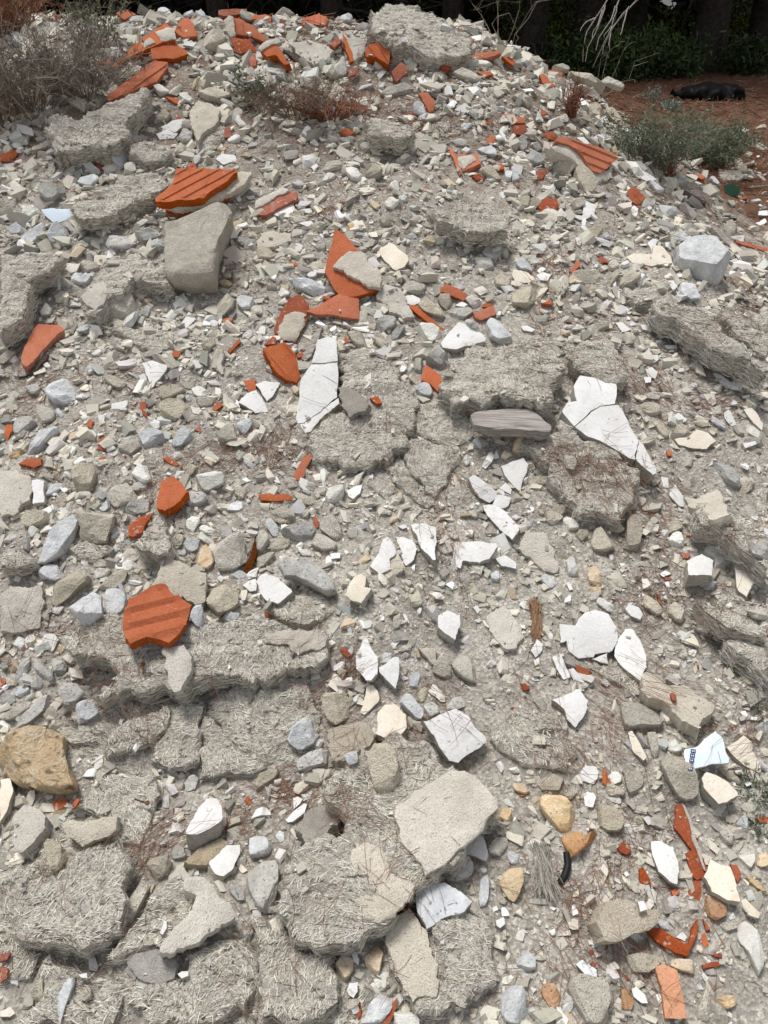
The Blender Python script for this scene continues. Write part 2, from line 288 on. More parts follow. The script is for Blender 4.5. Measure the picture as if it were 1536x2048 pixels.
DATA = """
@0 0
ff,t=.10,h=.12,z=.35 310,690 440,720 640,640 790,560 875,530 880,580 820,660 760,700 750,740 770,790 700,850 600,860 480,900 340,920 310,850 305,760 *thick ragged fibrous slab| jutting out below the ribbed orange tile, top left
ff,t=.06,h=.07 770,860 900,850 1010,870 1030,910 980,950 860,960 780,920
ff,t=.06,h=.09,c=.3 450,1230 560,1170 700,1090 900,1030 1000,1050 1010,1100 900,1160 700,1250 560,1310 470,1310 *long narrow fibrous slab| left of the broken orange roof tile
ff 330,970 330,1020 230,1120 160,1130 200,1050
tt,t=.035,c=.4 635,425 770,310 830,250 990,135 1030,160 1055,210 1050,240 980,250 930,270 870,300 770,340 700,390 *long orange hollow brick piece| crusted with mortar, leaning on the crest at left
>mortar,mm 930,190 1000,165 1040,170 1055,230 970,240
>mortar,mm 850,260 900,225 930,250 870,285
tt,t=.03,c=.3 905,285 950,262 1050,258 1120,305 1125,320 1060,345 910,352 *smooth orange six-sided tile piece| propped up above a ribbed orange tile
tr,t=.03,r=-35,s=.05 640,575 740,500 880,395 930,365 1005,370 1010,400 940,490 850,520 750,570 650,605 *long ribbed orange tile piece| sloping down beside the dry shrub, top left
tt,c=.5 1045,185 1090,115 1130,105 1160,140 1180,215 1100,225
tt 690,75 760,55 815,85 740,115
tt 470,520 530,498 558,525 500,545
tt 575,375 650,355 660,390 590,430
tt 990,580 1060,590 1105,625 1050,620
tt 1305,135 1345,130 1345,165 1310,160
sb 1210,230 1240,200 1330,200 1360,240 1340,300 1260,315 1210,280
mm,t=.06 1140,650 1190,600 1270,620 1320,650 1315,720 1240,770 1190,840 1165,800 1140,740 *upright pale mortar slab with bluish stain| right of two white plaster shards
ff,t=.05 1170,790 1250,760 1340,750 1340,830 1250,910 1180,880
sb 1190,560 1280,515 1370,540 1385,590 1310,615 1210,600
mm 680,440 780,365 850,395 830,430 750,480 680,465
sw 920,525 965,500 1030,560 960,580
sl 265,610 320,575 345,600 330,640 280,635
sb 350,600 440,550 460,570 430,610 350,635
sg 440,540 470,535 515,580 490,590
sg 165,655 230,635 295,640 280,680 220,705 175,690
so 95,700 130,670 165,690 150,720 110,728
sb 155,735 250,715 300,710 290,745 200,758
sg 20,750 60,740 85,760 50,785
pw 0,830 60,855 40,865 5,850
pw 935,800 1000,780 1065,800 1040,830 960,838
pw 965,760 1040,720 1110,710 1090,760 1050,795 985,775
sl 660,930 710,865 770,930 775,990 730,1020 690,990 665,960
sg 765,820 820,785 860,810 850,860 790,870
sg 1065,810 1120,760 1160,790 1160,860 1090,870
sb 1040,890 1080,860 1125,900 1110,935 1050,940
sl 445,1080 530,1045 605,1060 590,1100 540,1130 480,1105
sl 440,1030 490,1005 500,1045 460,1055
sl 500,1020 545,985 565,1020 520,1045
sg 235,1140 300,1090 370,1095 390,1140 330,1210 290,1225 240,1180
pb 245,1258 310,1248 425,1250 430,1280 445,1285 410,1315 330,1338 280,1300 *pale blue glazed tile shard| resting on grey stones near the left edge
sl 45,1370 110,1335 155,1365 140,1395 70,1410
sl 88,1450 180,1380 260,1330 280,1370 270,1420 200,1460 130,1475
sl 285,1400 340,1340 400,1365 415,1410 370,1470 300,1460
sw 100,1310 150,1250 230,1240 250,1280 210,1310 150,1330
sg 380,1335 415,1330 470,1400 440,1410 400,1370
mm 410,1315 460,1325 500,1375 470,1395
sg 625,1460 660,1420 760,1410 830,1470 760,1505 660,1500
sg 805,1400 900,1370 970,1380 970,1420 880,1445 810,1440
sd 830,1320 980,1325 985,1345 850,1350
sd 885,1280 1010,1280 1000,1320 890,1310
sl 905,1475 935,1430 990,1440 990,1500 920,1520
sb 750,1230 840,1190 930,1180 930,1220 820,1275 750,1270
sb,blk=1 985,1300 1200,1245 1310,1205 1385,1212 1395,1300 1360,1420 1320,1560 1305,1740 1150,1755 1040,1750 1010,1690 1000,1560 985,1400 *big upright concrete block| under the broken orange roof tile
tr,t=.03,r=-28,s=.045,h=.10,c=.1 930,1185 1030,1110 1060,1010 1130,1010 1140,975 1170,975 1175,1010 1415,1015 1425,1030 1370,1080 1290,1130 1220,1190 1060,1205 935,1215 *broken orange roof tile| with ridges, lying on top of a big concrete block
>mortar,mm,h=-.03 1000,1230 1220,1190 1300,1120 1380,1060 1450,1020 1510,1030 1470,1100 1330,1180 1200,1220 1060,1250
>lower_shell,td,h=-.06 990,1255 1200,1220 1400,1150 1380,1180 1240,1240 1100,1280 1010,1280
pw 1290,950 1330,920 1410,930 1420,960 1340,985
sw 1360,840 1410,810 1450,820 1440,850 1390,865
td 1345,770 1385,765 1390,820 1350,825
so 1300,890 1360,878 1365,900 1310,915
tt 0,925 70,905 120,895 125,910 90,940 65,970 0,965
sl 5,1020 40,985 100,975 110,990 60,1020 15,1035
sw 60,885 95,850 150,870 140,900
sl,c=.6 930,70 985,38 1020,65 1040,100 1000,105 950,85
sl,c=.6 1090,95 1140,60 1170,65 1130,105
sl,c=.6 1170,60 1215,70 1255,105 1210,115 1180,95
sg 690,170 790,140 830,165 780,195 700,195
sg 745,120 800,105 860,110 890,140 830,150 760,140
pw 600,215 660,205 680,225 620,238
sg 450,460 500,420 560,415 545,470 470,490
sw 1070,560 1110,555 1180,600 1140,620 1090,605
sw 1395,700 1430,690 1485,760 1440,770
sl 1410,530 1440,512 1490,525 1480,560 1420,570
sg 1360,470 1390,440 1430,460 1410,500 1370,500
sw 1230,450 1265,445 1295,490 1275,505
sb 935,700 990,670 1030,695 1000,740 940,735
tt,t=.04,c=.5 1395,110 1440,110 1536,170 1600,230 1610,260 1500,215 1410,205 *orange brick piece with mortar end| standing on the crest left of centre
>mortar,mm,h=.02 1345,120 1370,90 1400,100 1410,210 1380,215 1355,180
td,c=.5 1390,225 1500,240 1536,290 1536,310 1440,320 1400,300
td,c=.5 1310,55 1480,50 1485,75 1350,95 1315,90
tt,c=.5 1500,90 1536,85 1560,110 1510,115
td 1495,350 1530,320 1536,390 1500,390
@1 0
ff,t=.12,c=.45,h=.13 675,55 760,45 800,15 870,12 960,30 1020,70 1130,110 1190,160 1300,230 1305,280 1260,330 1200,350 1080,335 960,300 860,260 740,200 680,185 *huge fibrous slab on the crest| tilted up against the dark trees
tt,c=.5 0,90 60,85 95,100 90,130 0,125
tr,c=.6,t=.04,r=85,s=.03 280,110 340,95 375,80 430,110 430,150 360,148 275,150
sl,c=.6 490,110 510,80 550,95 580,120 570,145 490,140
sw 105,185 130,165 175,185 165,200 120,200
mm,t=.04,c=.4,h=.06 470,190 560,180 640,190 670,240 650,330 580,360 545,280 *roof-shaped brick corner under grey mortar| open on its left, on the crest
>brick_edge,td,h=-.005 440,260 525,200 545,225 470,280
>brick_edge,tt,h=.006 520,200 545,230 590,360 565,370 535,290
tr,c=.4,t=.05,h=.04,r=60,s=.04 655,310 670,265 740,255 810,310 795,385 700,340 660,340 *bright orange hollow tile chunk| just left below the huge crest slab
tt,h=.02 790,270 830,262 880,295 850,315 800,300
td 880,290 950,300 940,330 890,320
tt,t=.04,c=.6,h=.06 20,300 60,265 110,240 150,300 200,380 170,385 120,330 60,335 *arched orange brick shell| topped with mortar, left of the grey mortar slab on the crest
>mortar,mm,h=.01 10,290 60,240 120,220 150,245 100,260 30,300
mm,t=.04 215,260 300,240 420,265 470,300 430,350 350,385 280,345 235,300
wd,t=.02 160,290 200,300 290,370 340,400 290,400 220,350 *strip of dark bark| slanting under the grey mortar slab near the crest
sw 460,420 530,350 555,400 540,450 480,470
td 560,420 620,390 600,440 555,460
td,t=.04,c=.5 810,430 870,370 900,390 910,430 840,490 *rusty dark red brick lump| below the bright orange hollow tile chunk
sw 880,350 940,335 975,360 950,400 900,400
td 1105,350 1180,355 1190,400 1150,412 1110,400
tt,t=.03,c=.3 1250,340 1350,315 1460,300 1465,320 1390,345 1260,365
tt 1475,335 1530,345 1560,370 1540,390
tt 1325,430 1400,425 1425,440 1380,460
sb 1170,415 1210,405 1300,440 1380,490 1340,500 1260,480 1190,440
sw 1285,360 1340,360 1420,375 1430,395 1360,400 1300,385
pw 960,465 1010,455 1030,490 990,510
sb 735,570 790,535 870,510 960,500 980,520 960,545 850,580 760,590 *long beige concrete lump| left of a dark stick and an upright orange shard
wd,t=.012 980,525 1070,560 1160,590 1150,610 1080,590 *dark rotten stick| above the upright orange shard near the crest
tt,c=.5 975,560 1030,555 1070,600 1065,660 1040,675 1020,630
sl 935,640 970,622 1020,630 1035,680 1000,705 950,690
sl 610,540 640,505 710,500 710,520 650,535 620,555
sw 590,610 630,585 665,590 685,650 650,665
sb 190,590 215,585 270,650 250,685
sb 240,600 270,600 310,640 310,690 290,690
sg 95,690 150,650 190,660 170,710 110,720
ff,t=.07,h=.09 640,740 690,700 800,715 900,740 950,770 930,820 860,835 780,815 690,800 *dark layered fibrous lump| right of the dry brown shrub
ff 1015,760 1090,725 1160,735 1170,770 1090,810
sl 260,790 310,755 345,785 350,830 310,840
sg 320,860 350,835 380,870 350,895
sb 425,840 470,810 495,850 460,870
sg 495,825 600,820 610,850 590,870 510,860
sb 610,830 660,810 725,805 720,830 640,850
sb 620,870 740,840 750,880 640,920
sb 840,815 890,890 860,900 820,850
sg 1175,830 1200,815 1270,860 1260,885 1190,870
sl 1220,780 1270,735 1305,740 1270,795
sw 1330,730 1360,790 1350,815 1325,790
sw 1290,790 1310,770 1330,810 1310,830
tt 1375,850 1415,795 1440,850 1405,865
tt 1465,690 1536,680 1550,730 1500,715
tt,t=.03,c=.3 1200,930 1330,920 1350,980 1240,1025 *mortar-capped orange brick corner| left of a grey stone, upper right
>brick_edge,tt 1160,880 1180,890 1235,1030 1220,1050 1190,960
>mortar,mm 1205,935 1300,925 1320,960 1240,1010
sw 1230,900 1260,880 1295,910 1250,930
sl 1320,870 1400,880 1445,910 1440,945 1380,930 1330,900
sb 1320,1020 1370,980 1430,1010 1480,1060 1460,1090 1380,1060
tt 1430,985 1480,980 1490,1010 1450,1020
td 1295,1055 1340,1040 1375,1070 1330,1080
sl 1490,1030 1536,1020 1540,1100 1500,1080
sb 370,1010 440,970 520,975 515,1020 430,1040
sw 530,1010 590,1000 640,1040 620,1095 570,1080
sb 650,1060 710,990 760,1030 740,1070 650,1095
sw 360,1095 420,1040 480,1050 470,1090 420,1090
sl 210,1110 260,1075 300,1110 280,1140 230,1130
pw 330,1000 360,975 375,995 345,1020
pw 250,930 300,930 290,960 265,960
sw 790,1110 850,1085 860,1150 840,1155
sw 765,1210 820,1170 865,1215 830,1260 780,1240
sl 850,1180 900,1170 915,1200 880,1220
sb 735,1330 760,1290 810,1290 840,1320 800,1360 750,1355
td,t=.05,c=.3 0,1250 100,1190 200,1145 245,1150 245,1190 150,1240 60,1290 0,1285 *dark red brick bar with mortar top| lying beside a small white shard
>mortar,mm,h=.008 0,1200 100,1150 150,1125 200,1140 90,1195 0,1245
pw 105,1285 170,1240 225,1220 235,1250 200,1300 150,1300
pw 245,1335 330,1325 350,1340 310,1360
so 545,1340 575,1320 600,1370 595,1415 570,1400
ff,t=.06,h=.11,z=.5 1060,1280 1110,1260 1200,1200 1330,1210 1430,1240 1530,1300 1510,1390 1400,1400 1290,1390 1190,1340 1090,1320 *shaggy fibrous slab| overhanging a hollow, upper right of centre
sl 1390,1430 1430,1395 1475,1440 1470,1490 1430,1520 1400,1490
sw 1235,1460 1290,1455 1325,1490 1290,1515 1240,1490
sb 1310,1460 1350,1435 1390,1460 1360,1485
sw 1060,1430 1120,1425 1140,1460 1080,1470
sg 975,1340 1030,1330 1085,1365 1050,1375
sl 890,1420 940,1395 975,1425 920,1440
sg 350,1470 380,1435 420,1470 410,1510 370,1510
tt,t=.03,h=.05 475,1370 530,1410 620,1510 700,1660 745,1715 700,1745 620,1770 515,1780 470,1735 410,1630 430,1540 *large pointed orange tile shard| partly covered by a mortar patch, above centre
>mortar,mm,h=.02,t=.03 460,1596 500,1546 560,1506 640,1516 690,1586 750,1666 740,1721 680,1716 600,1666 490,1606
pc 720,1510 790,1450 830,1465 910,1536 915,1560 890,1600 840,1620 780,1570 *cream plaster chunk| right of the large pointed orange tile shard
pw 670,1556 710,1541 760,1596 740,1616 690,1596
sb 0,1500 80,1485 150,1530 120,1560 10,1560
mm 0,1480 20,1400 100,1380 210,1400 215,1440 120,1470 30,1490
@2 0
sb,c=.7 340,430 400,395 440,410 500,480 550,540 540,570 480,570 420,520 350,470 *pale crumbling concrete boulder| on the right shoulder of the heap
sb,c=.5 515,480 560,468 640,490 680,530 650,540 580,510
sb,c=.5 240,395 270,380 340,405 350,430 300,425 250,415
tt,c=.4 160,425 240,415 305,435 300,460 200,450
tt,c=.4 165,450 190,440 260,510 240,525 190,500
sb 0,540 30,540 130,620 145,650 120,660 30,600 0,590
sb 435,690 450,645 490,625 540,650 540,700 500,730 445,715
sb 550,650 600,630 640,700 665,770 640,780 580,710
pw 530,700 560,690 590,740 560,745
ff,t=.06 450,730 540,740 630,790 680,830 670,860 580,850 490,790
sl 475,820 520,810 545,840 540,885 490,870
pw 390,825 430,820 470,860 440,865
sb 320,760 345,725 390,760 395,800 350,800
sb 390,700 430,655 450,680 430,720
tr,t=.025,r=22,s=.045,h=.06,c=.3 265,840 290,822 400,845 530,885 610,920 640,945 600,980 530,1040 480,1020 420,930 350,870 *fan-shaped ribbed orange tile piece| bedded on mortar, left of the green shrub
>mortar,mm,h=-.012,t=.05 240,880 280,860 350,870 430,950 490,1030 520,1040 610,990 600,1060 520,1085 470,1060 360,950 260,900
sb 230,990 260,950 330,950 380,990 350,1040 290,1055 240,1020
sb,blk=1 370,1020 430,995 460,1040 510,1120 480,1165 420,1160 390,1080
sg 20,850 60,815 95,850 85,900 50,905
sg 100,870 150,855 190,890 150,910
sg 70,920 130,905 195,930 190,990 130,1000 90,960
tt 0,700 75,705 80,735 0,735
td 15,750 80,745 95,780 60,810 10,800
td 145,1030 200,1010 215,1020 185,1070 145,1080
pw 105,1030 140,1020 150,1055
sl 0,1020 30,1030 45,1080 20,1105 0,1100
pw 210,1130 250,1095 265,1120 240,1165
td 155,1230 200,1185 270,1190 285,1230 240,1275 180,1270 *rounded crumbly dark red lump| left of the hook-shaped white shard
pw 340,1285 390,1290 420,1295 440,1205 510,1230 490,1290 430,1325 *hook-shaped white shard| right of a crumbly dark red lump
sw 265,1290 290,1255 330,1305 300,1320
sb 20,1200 60,1165 120,1190 110,1240 50,1250
sb 350,1220 430,1180 440,1230 370,1270
tt,t=.03,c=.5 700,1135 735,1115 805,1185 750,1230 710,1200 *square orange brick end| tipped on its corner, upper right
pw 700,1250 735,1232 760,1250 745,1295 700,1290
sl 870,1230 920,1225 985,1260 990,1310 940,1320 890,1280
sg 760,1230 800,1200 860,1200 850,1250 790,1260
sl 815,1100 850,1085 910,1130 915,1165 860,1160
pw 735,1040 790,1025 870,1075 810,1085 750,1060
sb 820,1000 845,965 905,1020 900,1080 850,1060
sb 620,990 650,960 720,1000 735,1030 680,1020
sg 960,1070 1010,1050 1055,1080 1040,1120 980,1110
sg 600,1070 640,1055 670,1110 640,1130
sg 500,1160 560,1145 620,1190 580,1205
gl,c=.6 1270,1110 1330,1095 1370,1130 1360,1165 1290,1190 *curved green glass shard| on the right flank near the edge of the photo
sl 1180,1070 1210,1055 1260,1110 1220,1125
sb 1270,1350 1310,1325 1365,1385 1330,1415
sb 1380,770 1420,765 1425,800 1390,810 1370,840
sb 1390,920 1420,905 1445,930 1420,965
sb 1335,990 1355,970 1375,990 1360,1010
sb 1475,1060 1500,1050 1530,1090 1490,1095
ff 1440,820 1536,880 1536,915 1490,910 1440,850
sb 1440,760 1536,755 1536,785 1450,775
mm,t=.02 1240,1010 1370,1020 1400,1060 1300,1090 1240,1060
sb 1170,1125 1200,1110 1265,1160 1230,1170
wd,t=.02 1000,1130 1060,1150 1170,1210 1160,1225 1060,1190 *dark slat of old wood| left of the green glass shard
wd,t=.03 1200,1365 1230,1365 1390,1500 1370,1520 1280,1450 *grey weathered wooden stick| above the large blue-grey boulder's right side
tt,t=.02 1345,1440 1440,1460 1536,1485 1536,1510 1440,1480 1350,1455
pw 1480,1265 1536,1260 1536,1290 1480,1290
pw 1455,1340 1520,1310 1530,1330 1490,1355
sl,blk=1 985,1480 1030,1450 1120,1448 1200,1470 1240,1520 1290,1580 1280,1650 1225,1700 1190,1705 1050,1640 990,1560 *large blue-grey boulder| with flat top on the right flank
sl 955,1420 990,1395 1080,1415 1085,1440 1000,1450 960,1440
pc 690,1545 730,1515 840,1525 850,1470 900,1475 950,1530 960,1575 840,1595 720,1575 *cracked cream plaster pair| left of the large blue-grey boulder
pw 810,1460 850,1430 880,1440 860,1480 840,1500
sb 660,1390 700,1345 745,1350 740,1400 690,1420
sg 750,1370 770,1335 820,1345 815,1380 770,1400
sb 440,1400 490,1345 550,1390 540,1430 480,1460
mm 0,1330 30,1310 80,1350 70,1390 0,1390
@0 1
ff,t=.07,h=.13,z=.4 0,-10 120,-20 300,-40 380,10 330,50 260,90 180,130 100,130 0,190 *layered fibrous ledge| at the left edge above a dark gap
ff,t=.08,h=.11 0,130 100,140 190,180 160,240 155,310 130,370 60,420 0,460 *bulging fibrous lump| at the left edge under the layered ledge
pc 325,90 380,50 480,40 460,90 380,110
sb 455,80 500,30 580,40 600,90 520,110
sl 415,120 450,90 500,115 570,130 540,170 480,180 430,160
ff,t=.08,h=.08 470,270 520,200 620,60 700,-20 850,0 1000,60 1020,160 960,180 880,150 780,160 740,230 640,250 580,380 520,340 *pale tufted fibrous boulder| left of the big upright concrete block
>render_skin,mm 480,250 540,180 640,160 650,230 620,290 560,330
sb 640,270 720,240 800,245 830,300 820,360 760,405 680,370 *rounded beige concrete lump| in front of the tufted fibrous boulder
sg 840,350 880,300 920,310 910,350 860,380
so 860,265 890,245 915,270 880,290
ff,t=.05 580,400 700,410 800,440 960,450 1040,480 1000,560 900,560 800,520 720,450
sw 240,330 270,285 320,310 300,360 250,360
sl 450,430 480,400 550,410 575,440 540,470 470,465
tt,t=.035,c=.2,h=.04 125,600 150,540 200,440 230,405 350,410 385,440 340,470 280,540 200,630 160,660 130,640 *thick dark orange tile chunk| slanting at the left edge above a black stick
wd,t=.012 105,725 150,720 285,585 280,610 180,710 *thin black stick| under the thick dark orange tile chunk
sw 130,440 160,430 190,465 170,505 135,480
sb 0,590 90,555 110,580 60,630 0,660
sl 645,560 670,525 710,520 690,550 660,572
sw 540,580 590,555 615,570 600,600 550,600
sw 600,620 650,600 670,620 640,640
pw,c=.4 850,640 910,625 1000,660 990,690 905,795 885,720 *white triangular plaster shard| pointing down, left of the fallen ribbed tile
sg 835,600 900,570 970,550 990,580 920,605 860,615
sb 620,740 640,710 760,760 780,790 760,820 680,790
sg 750,690 780,680 850,730 840,755
sl 260,820 340,750 410,740 460,820 465,850 400,895 320,880 *shield-shaped blue-grey stone| alone on the sand at left
sl 520,665 545,648 565,670 545,695 522,685
sw 255,650 285,638 310,665 290,685
sg 150,790 200,760 250,790 240,830 190,840
sb 190,920 240,880 330,930 340,990 250,1020 210,980
sg 70,1030 110,980 190,970 220,1010 160,1070 90,1075
sl 325,930 350,910 390,960 370,990
sl 155,1200 180,1130 250,1040 310,1005 360,1020 350,1060 290,1110 210,1195 170,1205 *long bluish stone slanting left| above an orange shard at the left edge
tt 20,1095 40,1010 70,1010 75,1040 45,1105
tt 515,1020 535,975 560,990 545,1030
tt 580,1160 590,1100 635,1080 645,1165
tt 590,1210 630,1200 635,1235 600,1230
tt 110,1245 160,1215 250,1210 250,1250 200,1270
so 45,1215 90,1175 140,1170 140,1205 80,1225
sb 700,1150 760,1100 840,1110 850,1150 770,1200 720,1190
sl 825,1060 890,1040 960,1055 1000,1100 900,1165 860,1150
sl 1025,1120 1070,1050 1120,1020 1165,1075 1160,1100 1080,1145 1030,1145
sw 890,1015 920,975 965,1000 960,1045 900,1045
sb 935,840 1030,770 1110,750 1130,790 1080,830 990,870
sb 955,900 1000,870 1100,870 1140,905 1110,960 1030,1000 960,940
sw 1145,800 1190,780 1280,830 1260,860 1180,845
sb 1170,850 1240,855 1280,870 1270,915 1200,905
sw 1140,900 1220,930 1210,960 1160,945
sl 1100,840 1130,830 1155,860 1130,885
sb 1210,540 1240,490 1290,490 1290,540 1250,580
tt 1365,565 1440,490 1440,520 1380,580
tt 1275,905 1320,870 1340,895 1290,930
td 1165,1040 1200,1020 1205,1055
sb 1300,1080 1340,1030 1400,1000 1430,1080 1420,1140 1370,1155 1310,1110
sl 1420,990 1500,980 1520,1010 1450,1100 1430,1060
pw 1430,880 1480,820 1540,800 1610,930 1600,935 1530,940 1480,900
pw 1530,770 1590,745 1680,760 1640,830 1600,870 1560,800
pw 1400,845 1440,880 1440,910 1410,880
tt 1460,745 1530,740 1535,800 1490,815
sw 1350,790 1380,765 1400,790 1370,815
sw 1240,745 1300,750 1360,770 1330,785 1260,775
sl 1420,260 1470,220 1530,270 1520,320 1460,330 1425,300
sb 1285,290 1340,230 1420,240 1400,320 1320,380 1290,330
so 1310,150 1350,140 1400,175 1350,205
sw 1320,430 1355,395 1370,420 1340,470
sw 1390,420 1450,420 1450,440 1420,460
sw 1440,480 1510,440 1530,470 1490,500
mm,t=.05 0,1290 80,1290 180,1330 190,1400 180,1460 100,1510 90,1536 0,1560
pw,t=.03,h=.04 190,1345 225,1338 265,1350 260,1420 265,1475 195,1485 *small white waisted plaster bar| at the left edge beside a large mortar slab
sl 255,1420 300,1380 395,1355 390,1390 330,1430 260,1450
sb 430,1270 450,1245 560,1260 580,1300 550,1400 500,1440 450,1400
sw 370,1320 390,1298 410,1320 390,1345
sb 630,1440 680,1360 750,1345 845,1465 830,1480 720,1520 680,1510
sg 770,1490 850,1460 910,1470 900,1536 790,1560 740,1540
sg 790,1370 850,1340 910,1400 850,1410
sw 785,1310 830,1250 880,1250 915,1360 860,1370
sw 720,1280 750,1265 780,1300 745,1330
tt,t=.04,c=.25,h=.05 960,1380 970,1350 1040,1318 1090,1360 1110,1400 1130,1410 1080,1470 990,1530 940,1510 945,1440 *chunky rust-orange brick fragment| among grey stones left of centre
tt 975,1210 1010,1205 1075,1245 1060,1260 1020,1245
sg 1115,1450 1150,1400 1210,1400 1250,1450 1200,1510 1130,1500
sw 1170,1310 1200,1280 1290,1270 1350,1330 1340,1370 1240,1420 1200,1390 *creamy white smooth stone| right of the chunky rust-orange brick fragment
sb 1085,1310 1140,1235 1190,1255 1150,1310 1100,1340
sw 1020,1200 1080,1165 1110,1200 1060,1225
sb 1320,1450 1400,1410 1410,1440 1340,1470
sb 1400,1430 1440,1380 1490,1400 1460,1460
sl 1340,1500 1400,1470 1470,1480 1450,1536 1360,1530
sl 1450,1190 1536,1260 1536,1300 1470,1250
sb 330,1490 370,1410 410,1430 400,1510 350,1536
sg 580,1440 610,1390 660,1385 660,1440 610,1470
so 515,1445 570,1450 575,1490 540,1480
sl 590,1510 660,1440 660,1510 620,1540
@1 1
td,t=.03,c=.3 110,430 200,250 260,230 320,290 300,410 240,520 160,500 115,460 *terracotta slab smeared with mortar| left of a wedge-shaped orange shard
>mortar,mm,t=.004 130,450 170,350 230,330 300,350 290,410 240,500 170,500
tt,t=.02,h=.03 300,330 400,280 500,225 530,240 610,245 620,380 560,370 440,350 350,345 *wedge-shaped orange tile shard| below the large pointed orange tile shard
td 50,530 100,480 120,490 115,530
tr,t=.03,c=.3,r=50,s=.07,h=.03 45,560 80,540 170,520 210,560 250,650 265,720 245,765 180,740 120,690 90,650 *fallen ribbed tile| curved like a leaf, left of the long white plaster piece
tt 235,590 280,575 285,600 250,610
tt 530,480 550,490 555,515 530,520
wd,t=.015 270,615 310,530 370,430 400,430 370,500 330,600 290,630 *grey wooden lath| between the terracotta slab and the long white plaster piece
ff,t=.05,h=.05,z=.3 500,570 600,560 750,620 850,700 960,800 970,870 960,1010 900,1080 830,1190 790,1230 650,1240 500,1210 350,1160 330,1120 400,1000 500,930 520,800 505,680 *broad fibrous slab in the middle| right of the long cracked white plaster piece
pw,t=.03 335,645 400,643 491,632 495,700 487,847 400,910 280,1000 240,1000 245,940 260,830 270,740 *long cracked white plaster piece| standing tall in three parts left of centre
>broken_piece,pw,t=.03,h=.004 370,500 440,485 480,490 490,628 400,640 335,642
>broken_piece,pw,t=.03,h=-.003 495,852 500,885 470,910 380,980 330,1050 290,1060 240,1035 240,1010 282,1003 403,914
ms,t=.02 490,790 560,775 600,800 680,880 660,910 555,960 525,900 *dark grey flat shard| at the right edge of the long white plaster piece
td 680,850 730,840 755,880 720,885
sl 215,155 250,120 330,150 425,190 420,220 370,260 290,215 225,180
sb 325,290 360,265 380,270 375,290 340,295
sg 620,260 650,225 700,220 690,260 630,280
pw 640,290 690,265 690,285 660,300
mm,t=.04 720,230 780,165 860,190 900,240 920,300 950,360 880,375 820,330 740,260
sb 870,190 920,140 1000,160 1030,200 980,240 900,220
pw 895,240 940,232 985,255 985,275 940,295 895,280
tt,t=.025,c=.3,h=.02 920,300 945,290 1030,360 1135,440 1120,455 1040,400 960,340 *narrow orange brick sliver| slanting between pale stones right of centre
sb 970,290 1010,250 1060,260 1140,330 1145,375 1100,375 1000,330
sb 1090,260 1110,235 1170,235 1190,280 1150,330 1110,300
tt,t=.03,c=.3 1105,195 1140,165 1180,180 1270,230 1250,265 1190,245 1110,215
tt,t=.03,c=.3 1305,340 1350,325 1420,290 1440,345 1350,385 1315,365
sw 1250,260 1290,240 1350,270 1365,300 1310,320
pw 1195,295 1240,270 1270,290 1250,305
sg 1150,340 1200,312 1290,310 1305,340 1240,385 1180,370
sg 1240,375 1270,360 1350,430 1330,445 1280,420
pw,t=.04,h=.05 1110,520 1160,450 1220,395 1290,420 1380,480 1375,510 1310,530 1200,555 1120,545 *thick white plaster wedge| on the upper edge of the wide fibrous slab
sl 1380,410 1410,370 1460,390 1536,470 1530,510 1460,525 1390,490
sw 960,440 980,410 1050,415 1110,450 1115,490 1060,520 980,500
sg 705,400 740,375 820,350 845,390 830,430 750,465 710,445
sg 790,490 890,390 895,430 850,500 810,510
sb 540,450 580,445 650,480 670,560 610,560 570,500
sb 690,480 750,490 810,560 780,580 720,520
sg 1015,620 1090,545 1150,600 1155,680 1100,690 1040,650
sb 940,650 970,585 1000,620 1005,680 985,730 955,690
pw 840,695 880,652 905,670 890,690
sl 905,690 930,650 940,690 920,710
tt,t=.025 990,740 1020,650 1110,720 1115,770 1090,815 1050,770 *bright orange diamond tile shard| at the left end of the wide fibrous slab
sl,blk=1 955,780 985,755 1040,770 1060,810 1055,850 960,835
ff,t=.07,h=.08,z=.4 1115,760 1130,700 1180,620 1300,560 1440,525 1540,510 1640,525 1740,565 1830,620 1850,670 1790,740 1760,760 1780,820 1770,860 1650,870 1536,850 1340,868 1190,882 1150,825 *wide fibrous slab| directly above the weathered timber offcut
ff,t=.05 970,900 1100,870 1250,930 1290,1000 1280,1090 1200,1130 1060,1120 970,1060
ff,t=.05 870,1170 950,1090 1060,1130 1200,1130 1230,1200 1160,1300 1100,1420 1080,1440 1010,1410 950,1330 900,1240
ff,t=.04 780,1260 860,1190 900,1260 1000,1420 1080,1490 1030,1510 900,1420 820,1340
wd,t=.03,h=.05,c=0,z=.8 1290,950 1330,930 1450,920 1536,915 1636,915 1706,960 1771,1020 1766,1050 1636,1045 1536,1035 1440,1035 1310,1010 *weathered timber offcut| grey and split, lying under the wide fibrous slab
tt,t=.02 225,1320 290,1190 335,1185 340,1200 285,1320 270,1350 235,1340 *upright orange tile strip| below the broad fibrous slab's left end
tt,t=.02 15,1430 100,1425 190,1430 220,1445 215,1460 120,1470 30,1465
sb 140,1390 200,1330 270,1345 280,1380 200,1400
sb 160,1380 230,1410 330,1450 400,1480 380,1510 300,1500 220,1440
sw 405,1470 440,1390 525,1365 530,1420 500,1480 430,1490
pw 545,1410 600,1375 640,1370 625,1420 580,1455 555,1440
ff,t=.03 670,1350 740,1330 830,1360 840,1410 790,1450 720,1400
sw 1240,1250 1250,1180 1280,1190 1290,1240 1260,1265
sl 1295,1085 1340,1090 1375,1150 1340,1160 1300,1120
pw 1395,1200 1450,1180 1460,1210 1410,1220
so 1460,1190 1490,1165 1536,1195 1500,1225 1470,1215
